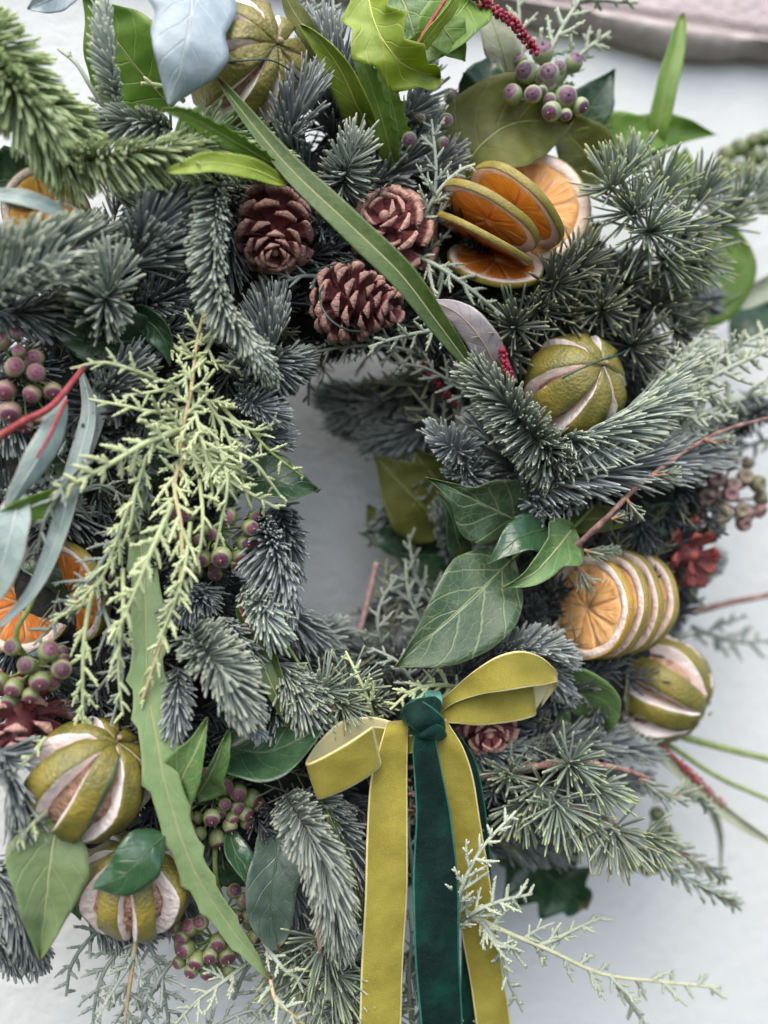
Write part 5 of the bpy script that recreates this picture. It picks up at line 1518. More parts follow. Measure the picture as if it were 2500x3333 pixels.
fir("dark fir branch at the lower left corner over the wall", [(-70, 2800, .076), (20, 2880, .088), (70, 2990, .088), (110, 3100, .080)], 120, 12, 220, 'slate', a0=48, a1=24, up=0.15)
fir("fir sprig at the left edge under the dark branch", [(-80, 2960, .066), (-10, 3020, .074), (40, 3100, .072)], 110, 12, 150, 'slate', a0=48, a1=24, up=0.15)
fir("dark dotted fir behind the cedar at the lower right", [(1620, 2470, .064), (1780, 2430, .080), (1930, 2420, .082), (2080, 2450, .074)], 96, 11, 260, 'slate', a0=60, a1=35, up=0.5)
fir("second dark fir behind the cedar at the lower right", [(1640, 2580, .056), (1780, 2600, .070), (1920, 2560, .070), (2060, 2540, .062)], 96, 11, 240, 'slate', a0=60, a1=35, up=0.4)
fir("dark blurred fir below the cedar stems near the green ribbon", [(1560, 2650, 0.040), (1680, 2720, 0.046), (1800, 2760, 0.044)], 110, 12, 200, 'slate', a0=52, a1=30, up=0.2)
fir("blue fir peeping out between the orange stack and the low lime", [(1880, 2170, 0.046), (1980, 2150, 0.054), (2080, 2100, 0.052), (2160, 2060, 0.044)], 80, 12, 170, 'blue', a0=62, a1=35)
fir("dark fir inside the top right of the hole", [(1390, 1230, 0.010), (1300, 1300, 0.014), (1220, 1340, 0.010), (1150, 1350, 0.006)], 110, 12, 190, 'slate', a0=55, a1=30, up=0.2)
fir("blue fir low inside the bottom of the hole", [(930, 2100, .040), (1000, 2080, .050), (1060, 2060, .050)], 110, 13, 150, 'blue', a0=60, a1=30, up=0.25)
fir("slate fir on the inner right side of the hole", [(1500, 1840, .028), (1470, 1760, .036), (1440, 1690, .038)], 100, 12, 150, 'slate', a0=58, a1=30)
fir("dark fir between the plum berries and the pale cypress at the left", [(320, 1300, .082), (360, 1260, .092), (400, 1220, .094), (430, 1190, .092)], 130, 13, 110, 'slate', a0=46, a1=22, up=0.15, phi=110)
fir("slate fir left of the middle berries, below the dark leaf", [(560, 1880, .078), (600, 1920, .088), (650, 1930, .088)], 96, 12, 130, 'slate', a0=58, a1=30)
fir("grey fir at the far right edge below the silvery cypress", [(2520, 1300, .060), (2400, 1400, .066), (2300, 1480, .064)], 100, 12, 170, 'slate', a0=58, a1=30)
fir("blurred grey fir tip beside the star shaped cone", [(2180, 1960, .030), (2250, 1900, .036), (2310, 1850, .034)], 80, 12, 130, 'blue', a0=58, a1=30)
fir("slate fir in the gap right of the bow, below the small cone", [(1480, 2400, .070), (1600, 2450, .082), (1700, 2440, .082)], 92, 11, 170, 'slate', a0=60, a1=35)

# ------------------------------------------------------------------ cedar
cedar("silvery cedar sprig spreading at the upper right beside the orange fan", [[(1920, 610, .110), (2010, 650, .112), (2100, 740, .100), (2150, 840, .080)], [(2000, 660, .110), (2180, 660, .100), (2330, 690, .085), (2470, 690, .07)]],
      [(1990, 610, .118, -.3, .5, .7, 1.0), (2060, 690, .118, -.4, .2, .8, 1.1), (2110, 755, .122, .1, -.1, .95, 1.25), (2140, 640, .112, .1, .6, .7, 1.15), (2270, 650, .100, .2, .6, .7, 1.05), (2400, 680, .088, .1, .7, .6, 1.1), (2210, 760, .108, .4, -.1, .8, 1.15), (2160, 850, .106, .2, -.5, .8, 1.15), (2050, 560, .104, -.1, .8, .5, 1.0), (2250, 850, .095, .6, -.4, .6, 1.05), (2480, 640, .075, .3, .6, .6, 1.0), (2330, 730, .090, .5, .1, .7, 1.0)],
      128, 9.5, 'cedar', n=58, buds='pinkbud')
cedar("dark cedar sprig above the yellow green lime", [[(1680, 1060, .086), (1830, 980, .096), (1960, 1010, .092), (2080, 1130, .08)]],
      [(1675, 1065, .104, -.2, .3, .9, 1.15), (1800, 930, .108, -.1, .4, .85, 1.2), (1880, 870, .104, .2, .5, .8, 1.15), (1960, 1010, .106, .0, .2, .95, 1.1), (2060, 1130, .102, .2, -.1, .9, 1.25), (2130, 1000, .094, .5, .3, .8, 1.2), (2030, 920, .098, .2, .4, .85, 1.15), (1750, 1010, .098, -.2, .1, .9, 1.05), (2190, 1080, .084, .7, 0, .6, 1.1), (1720, 960, .094, -.3, .5, .8, 1.0), (1650, 1150, .090, -.3, -.3, .8, .9), (1840, 1030, .094, 0, 0, 1, 1.0)],
      118, 9, 'cedard', n=56)
cedar("cedar branch with pink bark reaching right from under the bow", [[(1560, 2530, .086), (1720, 2500, .098), (1850, 2480, .102), (2010, 2500, .098), (2130, 2540, .092)], [(1690, 2530, .096), (1780, 2600, .104), (1960, 2660, .106), (2010, 2690, .104)]],
      [(1855, 2485, .112, .1, .1, .95, 1.15), (1810, 2620, .116, -.1, -.4, .85, 1.25), (1995, 2700, .116, .1, -.5, .8, 1.3), (1940, 2560, .108, .5, -.3, .7, 1.0), (1760, 2560, .104, -.3, -.3, .8, 1.0), (2100, 2720, .108, .6, -.3, .6, 1.0), (1890, 2660, .108, .2, -.6, .7, 1.1), (1700, 2620, .094, -.3, -.6, .7, 1.0), (1660, 2520, .094, -.3, .3, .8, .9)],
      118, 9.5, 'cedar', n=50, sw=32, buds='bud', amax=82,
      shoots=[([(2010, 2690, .104), (2120, 2780, .104), (2250, 2870, .100), (2385, 2935, .094)], 62, 100), ([(2080, 2530, .094), (2160, 2590, .094), (2240, 2580, .090), (2300, 2620, .086)], 54, 70),
              ([(2060, 2740, .100), (2180, 2760, .096), (2290, 2820, .092), (2345, 2850, .088)], 58, 70)])
cedar("small cedar tuft with pink buds at the foot of the hole", [[(1040, 2330, .078), (1050, 2260, .094), (1120, 2290, .09)]],
      [(1050, 2250, .104, .1, .5, .8, 1.1), (1110, 2290, .102, .4, -.3, .8, 1.0), (1140, 2240, .092, .5, .3, .8, 1.0), (1200, 2290, .088, .3, .2, .9, .9)], 112, 8.5, 'cedar', n=48, buds='pinkbud')
cedar("cedar branch with brown bark at the bottom, left of the ribbon tail", [[(1050, 2960, .074), (1070, 3080, .084), (1090, 3200, .086), (1130, 3370, .080)]],
      [(1060, 3060, .092, -.2, -.3, .9, 1.3), (1085, 3170, .094, .3, -.2, .9, 1.4), (1110, 3280, .092, .2, -.4, .85, 1.4), (1150, 3130, .086, .6, -.2, .7, 1.3), (1010, 3160, .086, -.6, -.3, .7, 1.3), (1180, 3260, .084, .5, -.6, .6, 1.4), (960, 3060, .080, -.5, -.5, .7, 1.3), (1330, 3100, .076, .5, -.6, .5, 1.3), (1400, 3240, .074, .4, -.7, .5, 1.3)],
      124, 8.5, 'cedar', n=50, sw=24, barkm='bark')
cedar("red barked twig slanting across the fir at the right", [[(1850, 1800, .104), (1960, 1700, .124), (2080, 1580, .128), (2230, 1470, .124), (2360, 1400, .118), (2540, 1350, .11)]],
      [], 60, 7, 'cedar', sw=22,
      shoots=[([(2120, 1545, .130), (2165, 1545, .132), (2200, 1535, .130)], 34, 26), ([(2290, 1430, .124), (2330, 1440, .126), (2370, 1430, .124)], 34, 24), ([(2040, 1625, .130), (2060, 1655, .132), (2075, 1680, .13)], 32, 22),
              ([(1900, 1790, .112), (1940, 1800, .114), (1990, 1795, .112)], 44, 30), ([(1880, 1840, .108), (1900, 1880, .110), (1930, 1900, .108)], 50, 30), ([(1990, 1690, .126), (2020, 1680, .126)], 30, 16)])
stick("bare_twig", [(2160, 1990, .030), (2260, 1990, .034), (2380, 1960, .032), (2540, 1930, .03)], 13, 'bark', label="blurred pinkish bare twig running to the right edge", cat="twig")

# ------------------------------------------------------------------ cypress
cypress("bright pale cypress sprig crossing the left side, tip to the left", [(590, 1400, 0.110), (480, 1440, 0.120), (360, 1510, 0.124), (250, 1570, 0.122), (150, 1620, 0.116)], 110, 30, 'cyp_pale', r=9.5, a=58)
cypress("pale cypress sprig standing up at the left, above the bright one", [(600, 1620, 0.104), (590, 1440, 0.114), (620, 1280, 0.116), (640, 1120, 0.112), (665, 1010, 0.106)], 160, 40, 'cyp_pale', r=7.0, stemmat='stem_yellow', stemr=8)
cypress("pale cypress sprig spreading towards the hole", [(560, 1380, 0.108), (660, 1470, 0.116), (760, 1570, 0.116), (900, 1655, 0.108)], 120, 33, 'cyp_pale', r=7.5)
cypress("pale cypress sprig arching right at the rim of the hole", [(640, 1260, 0.102), (710, 1360, 0.110), (760, 1470, 0.110), (800, 1600, 0.104)], 110, 34, 'cyp_pale', r=6.5)
cypress("second arching cypress sprig reaching the hole", [(700, 1300, 0.106), (780, 1380, 0.112), (840, 1400, 0.112), (905, 1370, 0.108)], 80, 32, 'cyp_pale', r=6)
cypress("long pale cypress sprig with a yellow stem hanging down the left", [(640, 1400, .098), (570, 1560, 0.112), (590, 1720, 0.122), (585, 1900, 0.124), (535, 2060, 0.122), (460, 2290, 0.114)], 105, 36, 'cyp_pale', r=8, stemmat='stem_yellow', stemr=8, a=40)
cypress("bright knobbly cypress tip over the toothed leaf", [(560, 1640, 0.118), (490, 1800, 0.128), (430, 1950, 0.128), (365, 2100, 0.122)], 90, 30, 'cyp_pale', r=8.5, a=50)
cypress("hanging cypress sprig over the orange slices at the lower left", [(330, 1820, 0.100), (285, 2000, 0.108), (270, 2180, 0.108), (272, 2430, 0.100)], 120, 46, 'cyp_pale', r=7.5, a=42, density=0.9)
cypress("grey cypress behind the hanging sprig at the lower left", [(420, 1700, .098), (350, 1800, .106), (260, 1930, .106), (110, 2100, .10)], 120, 36, 'cyp_grey', r=6.5)
cypress("grey cypress between the hanging sprig and the toothed leaf", [(330, 1960, .098), (370, 2080, .108), (400, 2200, .108), (350, 2400, .10)], 100, 36, 'cyp_grey', r=6)
cypress("small grey cypress under the plum berries at the left", [(240, 1420, .090), (180, 1440, .098), (120, 1470, .098)], 90, 30, 'cyp_grey', r=6.5)
cypress("olive cypress in shade left of the middle berries", [(300, 1700, .086), (250, 1620, .094), (330, 1580, .096), (440, 1640, .09)], 90, 30, 'cyp_grey', r=5.5)
cypress("fresh cypress spray at the top right above the berries", [(1700, 330, .078), (1770, 210, .088), (1830, 90, .092), (1900, -20, .092)], 130, 33, 'cyp_white', r=7.5)
cypress("fresh cypress twig reaching right above the berries", [(1800, 300, .074), (1850, 220, .084), (1910, 160, .086), (1985, 105, .084)], 90, 33, 'cyp_white', r=7.5)
cypress("cypress twig at the very top right against the ledge", [(1860, 10, .088), (1940, 0, .090), (2010, 5, .090), (2075, 8, .088)], 55, 34, 'cyp_white', r=6.5)
cypress("cypress spray standing left of the berries at the top", [(1700, 280, .070), (1690, 160, .080), (1690, 40, .082), (1680, -60, .082)], 90, 34, 'cyp_white', r=6.5)
cypress("pale grey cypress sprig between the cones and the orange fan", [(1380, 850, .090), (1405, 700, .102), (1420, 560, .108), (1405, 390, .104)], 130, 40, 'cyp_grey', r=6.5, a=48)
cypress("cypress twig reaching towards the orange slices", [(1370, 720, .100), (1430, 620, .110), (1490, 560, .112), (1545, 535, .11)], 85, 32, 'cyp_white', r=6.5)
cypress("cypress sprig slanting down right of the red pinecone", [(1330, 820, .092), (1430, 870, .106), (1530, 940, .112), (1645, 1035, .11)], 110, 34, 'cyp_white', r=7)
cypress("grey cypress hanging below the rosette cone", [(1420, 830, .086), (1440, 900, .096), (1420, 980, .098), (1380, 1060, .094)], 100, 32, 'cyp_grey', r=6)
cypress("pale cypress sprig hanging below the wired cone", [(1480, 1060, .092), (1380, 1080, .108), (1290, 1100, .112), (1200, 1130, .108)], 95, 36, 'cyp_white', r=6.5)
cypress("olive cypress between the upper pinecones and the dark brush", [(1060, 900, .088), (980, 900, .096), (920, 920, .096), (870, 930, .09)], 90, 34, 'cyp_grey', r=6)
cypress("dim cypress twigs along the top rim of the hole", [(1420, 1180, .060), (1280, 1130, .080), (1120, 1130, .084), (960, 1160, .074)], 110, 30, 'cyp_grey', r=5.5)
cypress("dim cypress at the upper right rim of the hole", [(1580, 1330, .064), (1490, 1260, .078), (1390, 1200, .080), (1280, 1180, .07)], 130, 30, 'cyp_grey', r=5.5)
cypress("grey cypress on the inner right rim of the hole", [(1560, 1500, .050), (1480, 1420, .062), (1400, 1340, .062), (1330, 1260, .056)], 130, 30, 'cyp_olive', r=6)
cypress("small cypress twig hanging into the top of the hole", [(1000, 1150, .050), (1005, 1230, .054), (1005, 1320, .052)], 50, 36, 'cyp_olive', r=6)
cypress("thin cypress twig crossing the left rim of the hole", [(800, 1380, .104), (860, 1450, .110), (930, 1510, .110), (990, 1555, .106)], 70, 40, 'cyp_pale', r=5.5, stemmat='stem_green', stemr=6)
cypress("pale cypress sprig behind the knot of the bow", [(1500, 2240, .090), (1420, 2230, .102), (1340, 2250, .106), (1270, 2310, .104)], 90, 28, 'cyp_pale', r=6.5)
cypress("cypress twig above the bow pointing up left", [(1220, 2350, .096), (1190, 2260, .106), (1160, 2190, .106), (1125, 2120, .10)], 80, 36, 'cyp_pale', r=6)
cypress("grey cypress between the bow and the ivy leaf", [(1390, 2280, .084), (1330, 2200, .092), (1290, 2150, .092), (1210, 2110, .084)], 90, 30, 'cyp_grey', r=6)
cypress("blurred cypress low inside the hole", [(1430, 2130, .040), (1370, 2030, .052), (1330, 1930, .052), (1320, 1820, .046)], 120, 32, 'cyp_grey', r=6.5)
cypress("second blurred cypress inside the hole", [(1260, 2150, .050), (1230, 2050, .060), (1240, 1960, .058), (1290, 1880, .05)], 90, 32, 'cyp_grey', r=6)
cypress("broad silvery cypress fan at the right edge", [(2080, 1400, .096), (2200, 1300, .112), (2330, 1220, .116), (2520, 1130, .112)], 165, 33, 'cyp_white', r=8, depth=0.6)
cypress("silvery cypress under the broad fan at the right edge", [(2120, 1480, .094), (2240, 1380, .106), (2380, 1310, .108), (2540, 1270, .102)], 140, 33, 'cyp_white', r=8, depth=0.6)
cypress("silvery cypress tips above the broad fan at the right", [(2230, 1290, .098), (2330, 1180, .106), (2420, 1120, .106), (2530, 1060, .10)], 110, 33, 'cyp_white', r=7.5, depth=0.6)
cypress("blurred cypress behind the low lime at the right edge", [(2250, 2040, .018), (2330, 2070, .020), (2420, 2090, .020), (2540, 2080, .018)], 120, 36, 'cyp_grey', r=7)
cypress("blue fringed cypress low at the right, behind the berries", [(2540, 1420, .046), (2440, 1450, .050), (2360, 1490, .048)], 80, 32, 'cyp_grey', r=6.5)
cypress("silvery cypress sprig over the right yellow tail", [(1480, 3030, .110), (1500, 2900, .128), (1570, 2760, .132), (1680, 2640, .128)], 120, 30, 'cyp_white', r=6.5)
cypress("bushy silvery cypress right of the green ribbon", [(1500, 3000, .112), (1560, 2960, .124), (1640, 2930, .124), (1730, 2910, .118)], 130, 28, 'cyp_white', r=6.5, depth=0.6)
cypress("long silvery cypress spray reaching right over the wall at the bottom", [(1500, 2960, .114), (1640, 3030, .118), (1780, 3090, .116), (1960, 3170, .112), (2150, 3195, .106), (2345, 3215, .10)], 150, 52, 'cyp_white', r=7, a=50, stemmat='cyp_stem', stemr=8, density=0.88)
cypress("silvery cypress twig hanging at the lower right of the ribbon", [(1570, 3000, .118), (1620, 3080, .120), (1650, 3180, .116), (1700, 3290, .11)], 95, 44, 'cyp_white', r=6.5, a=48)
cypress("cypress side spray pointing up over the bottom wall", [(1740, 3080, .116), (1800, 3060, .114), (1880, 3020, .112), (1960, 2985, .106)], 75, 42, 'cyp_white', r=6.5, a=42)
cypress("cypress side spray hanging at the bottom right", [(2010, 3210, .108), (2050, 3260, .108), (2090, 3320, .104), (2120, 3380, .1)], 60, 36, 'cyp_white', r=6.5, a=42)
cypress("grey cypress behind the ribbon tails near the knot", [(1350, 2900, .090), (1340, 2800, .094), (1330, 2700, .094), (1340, 2560, .09)], 70, 34, 'cyp_grey', r=6)
cypress("grey cypress showing between the ribbon tails at the bottom", [(1340, 3330, .090), (1330, 3180, .094), (1340, 3060, .094), (1330, 2960, .09)], 60, 34, 'cyp_grey', r=6)
cypress("grey cypress left of the yellow tail near the curved fir", [(1190, 3040, .092), (1170, 2900, .098), (1175, 2780, .098), (1180, 2640, .092)], 70, 34, 'cyp_grey', r=6)
cypress("grey cypress curtain with a red and yellow stem at the bottom left", [(445, 3040, .082), (430, 3150, .090), (415, 3260, .088), (400, 3400, .082)], 190, 34, 'cyp_grey', r=6, a=46, stemmat='stem_yellow', stemr=9, depth=0.6)
cypress("grey cypress spray hanging at the far bottom left", [(330, 3020, .070), (270, 3080, .078), (230, 3150, .076), (215, 3240, .07)], 90, 34, 'cyp_grey', r=6)
cypress("grey cypress spray left of the curtain at the bottom", [(400, 3080, .072), (340, 3160, .080), (310, 3260, .078), (300, 3370, .072)], 110, 34, 'cyp_grey', r=6)
cypress("grey cypress spray right of the curtain at the bottom", [(480, 3060, .076), (520, 3160, .084), (540, 3270, .082), (560, 3390, .076)], 130, 33, 'cyp_grey', r=6, depth=0.5)
cypress("pale cypress under the lowest berries", [(800, 3140, .084), (720, 3200, .092), (640, 3260, .092), (540, 3370, .086)], 120, 32, 'cyp_white', r=6.5)
cypress("pale cypress sprig with a yellow stem at the bottom, right of the berries", [(880, 3190, .104), (900, 3260, .112), (960, 3310, .112), (1060, 3400, .104)], 105, 32, 'cyp_white', r=7, stemmat='stem_yellow', stemr=7)
cypress("pale cypress twig reaching right below the dusty leaf", [(860, 3070, .096), (920, 3150, .106), (980, 3190, .106), (1040, 3230, .10)], 80, 36, 'cyp_white', r=6.5)
cypress("grey cypress behind the lowest berries", [(760, 3250, .072), (800, 3160, .080), (860, 3110, .080), (980, 3070, .074)], 100, 32, 'cyp_grey', r=6)
cypress("grey cypress filling the bottom edge under the berries", [(640, 3400, .078), (720, 3330, .084), (820, 3290, .084), (900, 3300, .078)], 110, 32, 'cyp_grey', r=6)
cypress("grey cypress behind the top lime, seen against the wall", [(900, 150, .058), (960, 60, .066), (1040, 20, .066), (1130, -40, .06)], 110, 30, 'cyp_grey', r=6.5)
cypress("cypress behind the curled leaf at the top middle", [(1200, 330, .066), (1150, 220, .074), (1100, 110, .074), (1080, -20, .068)], 100, 30, 'cyp_grey', r=6.5)
cypress("lone cypress twig at the upper left against the wall", [(370, 400, .084), (300, 290, .092), (250, 210, .092), (190, 160, .088)], 40, 60, 'cyp_white', r=7, density=0.5)
cypress("short cypress tip beside the backlit leaf at the top left", [(600, 330, .092), (550, 290, .098), (510, 275, .098), (460, 270, .094)], 40, 32, 'cyp_pale', r=6.5)
cypress("yellowish cypress twig crossing the dark fir at the lower left edge", [(150, 2640, .112), (90, 2700, .116), (50, 2760, .114), (15, 2810, .11)], 50, 36, 'cyp_pale', r=6)
cypress("yellowish cypress twig at the left edge above the largest lime", [(150, 2400, .108), (100, 2460, .114), (50, 2510, .114), (5, 2555, .11)], 45, 36, 'cyp_pale', r=6)

# more growth that closes the ring
fir("grey fir behind the level sprig at the upper left", [(350, 620, .080), (480, 600, .092), (620, 600, .094), (760, 600, .088)], 115, 13, 210, 'silver', a0=62, a1=35, up=0.3)
fir("green fir under the top lime, behind the fork of the strap leaf", [(560, 470, .084), (680, 440, .094), (800, 440, .094), (900, 470, .086)], 105, 13, 190, 'green', a0=66, a1=40, up=0.3)
fir("slate fir left of the upper pinecone", [(760, 560, .076), (730, 650, .088), (740, 760, .088), (750, 860, .082)], 100, 12, 190, 'slate', a0=60, a1=35, up=0.3)
fir("pale fir spray at the left edge above the plum berries", [(-60, 1010, .084), (60, 1020, .094), (170, 1010, .094), (260, 980, .088)], 115, 13, 170, 'blue', a0=60, a1=35, up=0.3)
fir("dark fir right of the top lime below the curled leaf", [(1080, 460, .066), (1090, 350, .080), (1060, 240, .082), (1040, 150, .076)], 115, 12, 190, 'slate', a0=58, a1=32, up=0.25)
fir("slate fir around the foot of the upright strap leaves", [(1200, 620, .066), (1280, 560, .078), (1350, 500, .080), (1400, 430, .074)], 105, 12, 170, 'slate', a0=60, a1=32, up=0.25)
fir("fir behind the silvery cedar at the right", [(1950, 820, .062), (2050, 900, .070), (2150, 960, .068), (2280, 980, .058)], 115, 12, 220, 'slate', a0=58, a1=32, up=0.25)
fir("fir between the star shaped cone and the cupped berries", [(2050, 1790, .052), (2130, 1740, .058), (2210, 1700, .054)], 95, 12, 150, 'slate', a0=58, a1=32)
fir("slate fir under the lowest fir branch at the lower left", [(280, 2960, .062), (400, 3010, .068), (520, 2990, .068)], 95, 12, 130, 'slate', a0=58, a1=32)
fir("slate fir behind the dusty leaf at the bottom", [(840, 2740, .066), (930, 2860, .076), (990, 2990, .076), (1020, 3100, .068)], 110, 12, 220, 'slate', a0=56, a1=32, up=0.2)
fir("blue fir between the berries and the hole at the left", [(640, 1500, .070), (700, 1560, .080), (760, 1560, .080), (830, 1520, .074)], 95, 12, 150, 'slate', a0=58, a1=32)
fir("slate fir under the plum berries at the left edge", [(-60, 1330, .070), (60, 1400, .080), (200, 1420, .082), (330, 1400, .076)], 110, 13, 190, 'slate', a0=58, a1=32)
fir("slate fir behind the blue grey leaves at the left", [(-60, 1700, .066), (90, 1640, .078), (230, 1680, .080), (330, 1720, .074)], 110, 13, 190, 'slate', a0=58, a1=32)
cypress("grey cypress spray at the bottom between the berries and the bark", [(1060, 3080, .078), (980, 3150, .086), (900, 3230, .086), (800, 3350, .08)], 120, 30, 'cyp_white', r=6.2)
cypress("grey cypress hanging at the bottom left of the lowest berries", [(560, 3130, .080), (510, 3200, .088), (470, 3290, .086), (440, 3390, .08)], 110, 30, 'cyp_grey', r=6.2, depth=0.5)
cypress("cypress filling the bottom edge left of the yellow tail", [(1100, 3260, .080), (1050, 3300, .086), (1000, 3340, .086), (900, 3400, .08)], 100, 30, 'cyp_white', r=6.2, depth=0.5)
cypress("grey cypress in the gap left of the toothed leaf", [(440, 2060, .090), (390, 2150, .098), (330, 2230, .098), (250, 2330, .09)], 100, 32, 'cyp_grey', r=6)
cypress("yellowish cypress twig beside the shaded leaf at the left", [(560, 1120, .096), (600, 1150, .108), (680, 1180, .112), (780, 1200, .108)], 90, 34, 'cyp_pale', r=6)
leaf("dark leaf behind the bright pale cypress at the left", [(430, 1300, .078), (470, 1400, .086), (500, 1480, .086), (520, 1600, .080)], 150, 'ovate', 'ivy_deep', roll=12)
leaf("dark olive leaf in the shade left of the hanging cypress", [(60, 1800, .074), (140, 1840, .080), (200, 1900, .080), (240, 1990, .074)], 110, 'ovate', 'ivy_deep', roll=-16)

# the tangle of pale cypress over the left, and growth that closes the right of the hole
cypress("tangled pale cypress twig at the top of the left spray", [(700, 1090, .104), (640, 1190, .114), (560, 1260, .116), (400, 1290, .110)], 110, 34, 'cyp_pale', r=6.2, a=50, depth=0.7)
cypress("tangled pale cypress twig pointing left over the shaded blade", [(600, 1330, .108), (500, 1340, .116), (400, 1320, .116), (290, 1300, .110)], 90, 36, 'cyp_pale', r=6.2, a=50, depth=0.7)
cypress("tangled pale cypress twig falling through the middle of the left spray", [(620, 1280, .110), (650, 1400, .120), (680, 1530, .120), (700, 1650, .112)], 110, 34, 'cyp_pale', r=6.2, a=48, depth=0.7)
cypress("tangled pale cypress twig crossing above the plum berries at the left of the hole", [(560, 1430, .110), (680, 1520, .118), (800, 1600, .116), (880, 1640, .108)], 100, 34, 'cyp_pale', r=6, a=48, depth=0.7)
cypress("tangled pale cypress twig dropping left of the toothed leaf", [(480, 1480, .106), (440, 1600, .116), (420, 1720, .116), (360, 1850, .110)], 100, 36, 'cyp_pale', r=6.4, a=46, depth=0.7)
cypress("tangled pale cypress twig hanging over the middle of the toothed leaf", [(620, 1700, .118), (600, 1850, .126), (560, 1980, .126), (500, 2130, .120)], 90, 38, 'cyp_pale', r=6.4, a=42, depth=0.6)
cypress("thin pale cypress twig in front of the plum and green berries", [(650, 1560, .112), (660, 1680, .122), (650, 1790, .122), (610, 1900, .116)], 80, 38, 'cyp_pale', r=6, a=44, depth=0.6)
cypress("grey cypress tangle behind the bright pale sprig at the left", [(330, 1420, .092), (420, 1500, .100), (480, 1600, .100), (430, 1720, .094)], 110, 32, 'cyp_grey', r=6, depth=0.7)
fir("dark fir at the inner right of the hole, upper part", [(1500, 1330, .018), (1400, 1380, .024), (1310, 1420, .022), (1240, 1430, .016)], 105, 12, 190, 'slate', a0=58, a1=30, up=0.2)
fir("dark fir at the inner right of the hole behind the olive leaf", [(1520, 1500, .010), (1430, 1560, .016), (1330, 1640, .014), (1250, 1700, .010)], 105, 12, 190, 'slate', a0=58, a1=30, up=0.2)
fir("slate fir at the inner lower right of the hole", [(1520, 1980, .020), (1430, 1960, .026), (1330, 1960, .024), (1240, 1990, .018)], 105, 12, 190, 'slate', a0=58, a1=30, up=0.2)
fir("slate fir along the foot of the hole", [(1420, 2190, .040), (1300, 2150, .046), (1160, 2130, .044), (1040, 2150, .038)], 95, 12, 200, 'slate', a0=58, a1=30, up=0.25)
leaf("deep olive leaf high inside the right of the hole", [(1470, 1640, .022), (1420, 1560, .030), (1370, 1500, .030), (1330, 1440, .026)], 170, 'ovate', 'olive_leaf', roll=-20, cup=0.2)
leaf("dark leaf low inside the right of the hole", [(1500, 1900, .016), (1430, 1880, .022), (1350, 1850, .022), (1280, 1800, .016)], 150, 'ovate', 'ivy_deep', roll=20, cup=0.2)
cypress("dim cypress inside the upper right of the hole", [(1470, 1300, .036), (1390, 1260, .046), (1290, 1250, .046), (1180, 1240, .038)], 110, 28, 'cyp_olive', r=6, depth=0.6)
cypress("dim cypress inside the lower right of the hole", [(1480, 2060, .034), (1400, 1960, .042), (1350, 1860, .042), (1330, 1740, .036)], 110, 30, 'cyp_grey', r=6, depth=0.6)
amaranth("deep red seed spike inside the upper right rim of the hole", [(1500, 1330, .060), (1450, 1280, .068), (1400, 1210, .070), (1380, 1150, .064)], 5, 0.1, 60, bead=6)

fir("slate fir between the split lime and the lowest berries", [(560, 2660, .058), (560, 2780, .066), (570, 2900, .066), (600, 3010, .060)], 110, 12, 200, 'slate', a0=58, a1=32, up=0.25)
fir("slate fir at the left edge behind the capped green berries", [(-70, 2050, .070), (40, 2110, .080), (140, 2160, .080), (240, 2250, .074)], 115, 12, 200, 'slate', a0=58, a1=32, up=0.25)
fir("slate fir behind the two lower left limes", [(100, 2780, .050), (220, 2760, .058), (340, 2740, .058), (450, 2700, .052)], 110, 12, 170, 'slate', a0=58, a1=32, up=0.25)
fir("slate fir at the left edge behind the plum berries", [(-70, 1150, .060), (30, 1180, .070), (140, 1200, .070), (260, 1180, .064)], 110, 12, 170, 'slate', a0=58, a1=32, up=0.25)

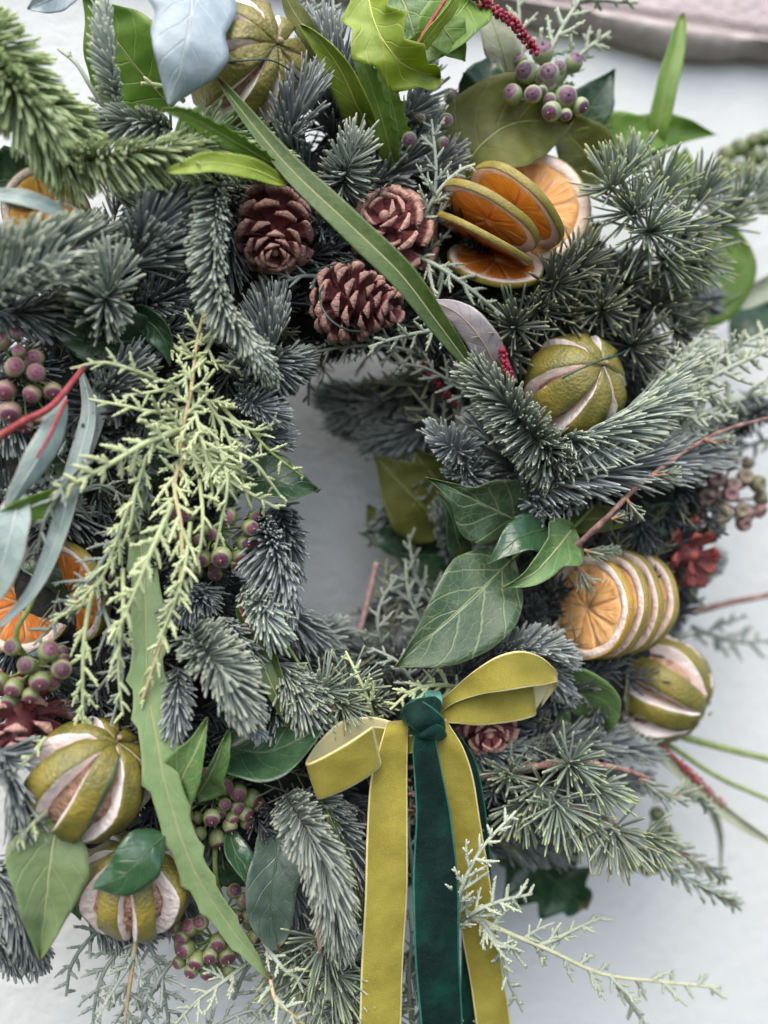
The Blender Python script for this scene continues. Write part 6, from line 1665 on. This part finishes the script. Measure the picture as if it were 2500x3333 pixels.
leaf("wide blurred olive leaf hanging in the right half of the hole", [(1450, 1720, .020), (1370, 1640, .028), (1290, 1560, .028), (1215, 1480, .022)], 250, 'ovate', 'olive_leaf', roll=14, cup=0.15)
leaf("blurred dark leaf under the wide olive leaf in the hole", [(1440, 1780, .012), (1350, 1760, .018), (1260, 1750, .018), (1170, 1730, .012)], 150, 'ovate', 'ivy_deep', roll=-14, cup=0.15)
fir("dark fir reaching far into the upper right of the hole", [(1480, 1250, 0.000), (1350, 1290, 0.008), (1220, 1310, 0.006), (1110, 1300, -0.002)], 120, 12, 210, 'slate', a0=58, a1=30, up=0.2)
fir("second dark fir reaching into the hole below the first", [(1480, 1400, -0.002), (1360, 1420, 0.006), (1250, 1400, 0.004), (1150, 1380, -0.004)], 120, 12, 210, 'slate', a0=58, a1=30, up=0.2)
fir("blue fir at the lower left corner of the hole", [(860, 1950, .050), (930, 2000, .060), (1000, 2060, .060), (1060, 2110, .052)], 110, 12, 190, 'blue', a0=60, a1=30, up=0.25)
cypress("blurred cypress standing in the middle of the lower hole", [(1300, 2150, .036), (1260, 2030, .044), (1250, 1920, .044), (1260, 1820, .036)], 110, 30, 'cyp_olive', r=6, depth=0.6)

# the outer edge of the pale curtain at the left
cypress("loose pale cypress twig trailing to the far left above the blue grey leaf", [(520, 1240, .106), (420, 1200, .116), (330, 1180, .116), (230, 1200, .110)], 80, 38, 'cyp_pale', r=6, a=48, depth=0.7)
cypress("loose pale cypress twig dropping over the lower left orange slices", [(430, 1620, .108), (380, 1750, .118), (330, 1880, .118), (220, 1990, .112)], 100, 38, 'cyp_pale', r=6.2, a=46, depth=0.6)
cypress("loose pale cypress twig ending above the largest lime", [(400, 1850, .110), (400, 2010, .120), (385, 2160, .120), (400, 2330, .114)], 90, 38, 'cyp_pale', r=6.2, a=46, depth=0.6)
cypress("loose pale cypress twig hanging between the toothed leaf and the plum and green berries", [(700, 1420, .112), (740, 1560, .120), (720, 1700, .118), (690, 1830, .112)], 90, 36, 'cyp_pale', r=6, a=48, depth=0.6)
cypress("loose grey cypress twig over the blue grey leaves at the left", [(300, 1500, .112), (220, 1560, .122), (150, 1680, .122), (120, 1800, .116)], 85, 38, 'cyp_grey', r=6, a=48, depth=0.6)
cypress("loose pale cypress twig reaching the hole below the arching ones", [(720, 1450, .112), (820, 1500, .122), (880, 1570, .120), (930, 1640, .114)], 70, 36, 'cyp_pale', r=5.6, a=48, depth=0.6)

fir("slate fir in the gap right of the fan shaped tip at the left", [(440, 1010, .074), (510, 980, .086), (580, 950, .088), (650, 940, .082)], 105, 12, 170, 'slate', a0=58, a1=32, up=0.25)
fir("slate fir above the tangled cypress beside the drooping sprig at the left", [(470, 1090, .070), (550, 1070, .082), (630, 1060, .084), (700, 1090, .078)], 100, 12, 150, 'slate', a0=58, a1=32, up=0.25)

# unique labels?
dups = {k: v for k, v in LABELS.items() if len(v) > 1}
print("things:", sum(len(v) for v in LABELS.values()), "duplicate labels:", dups)
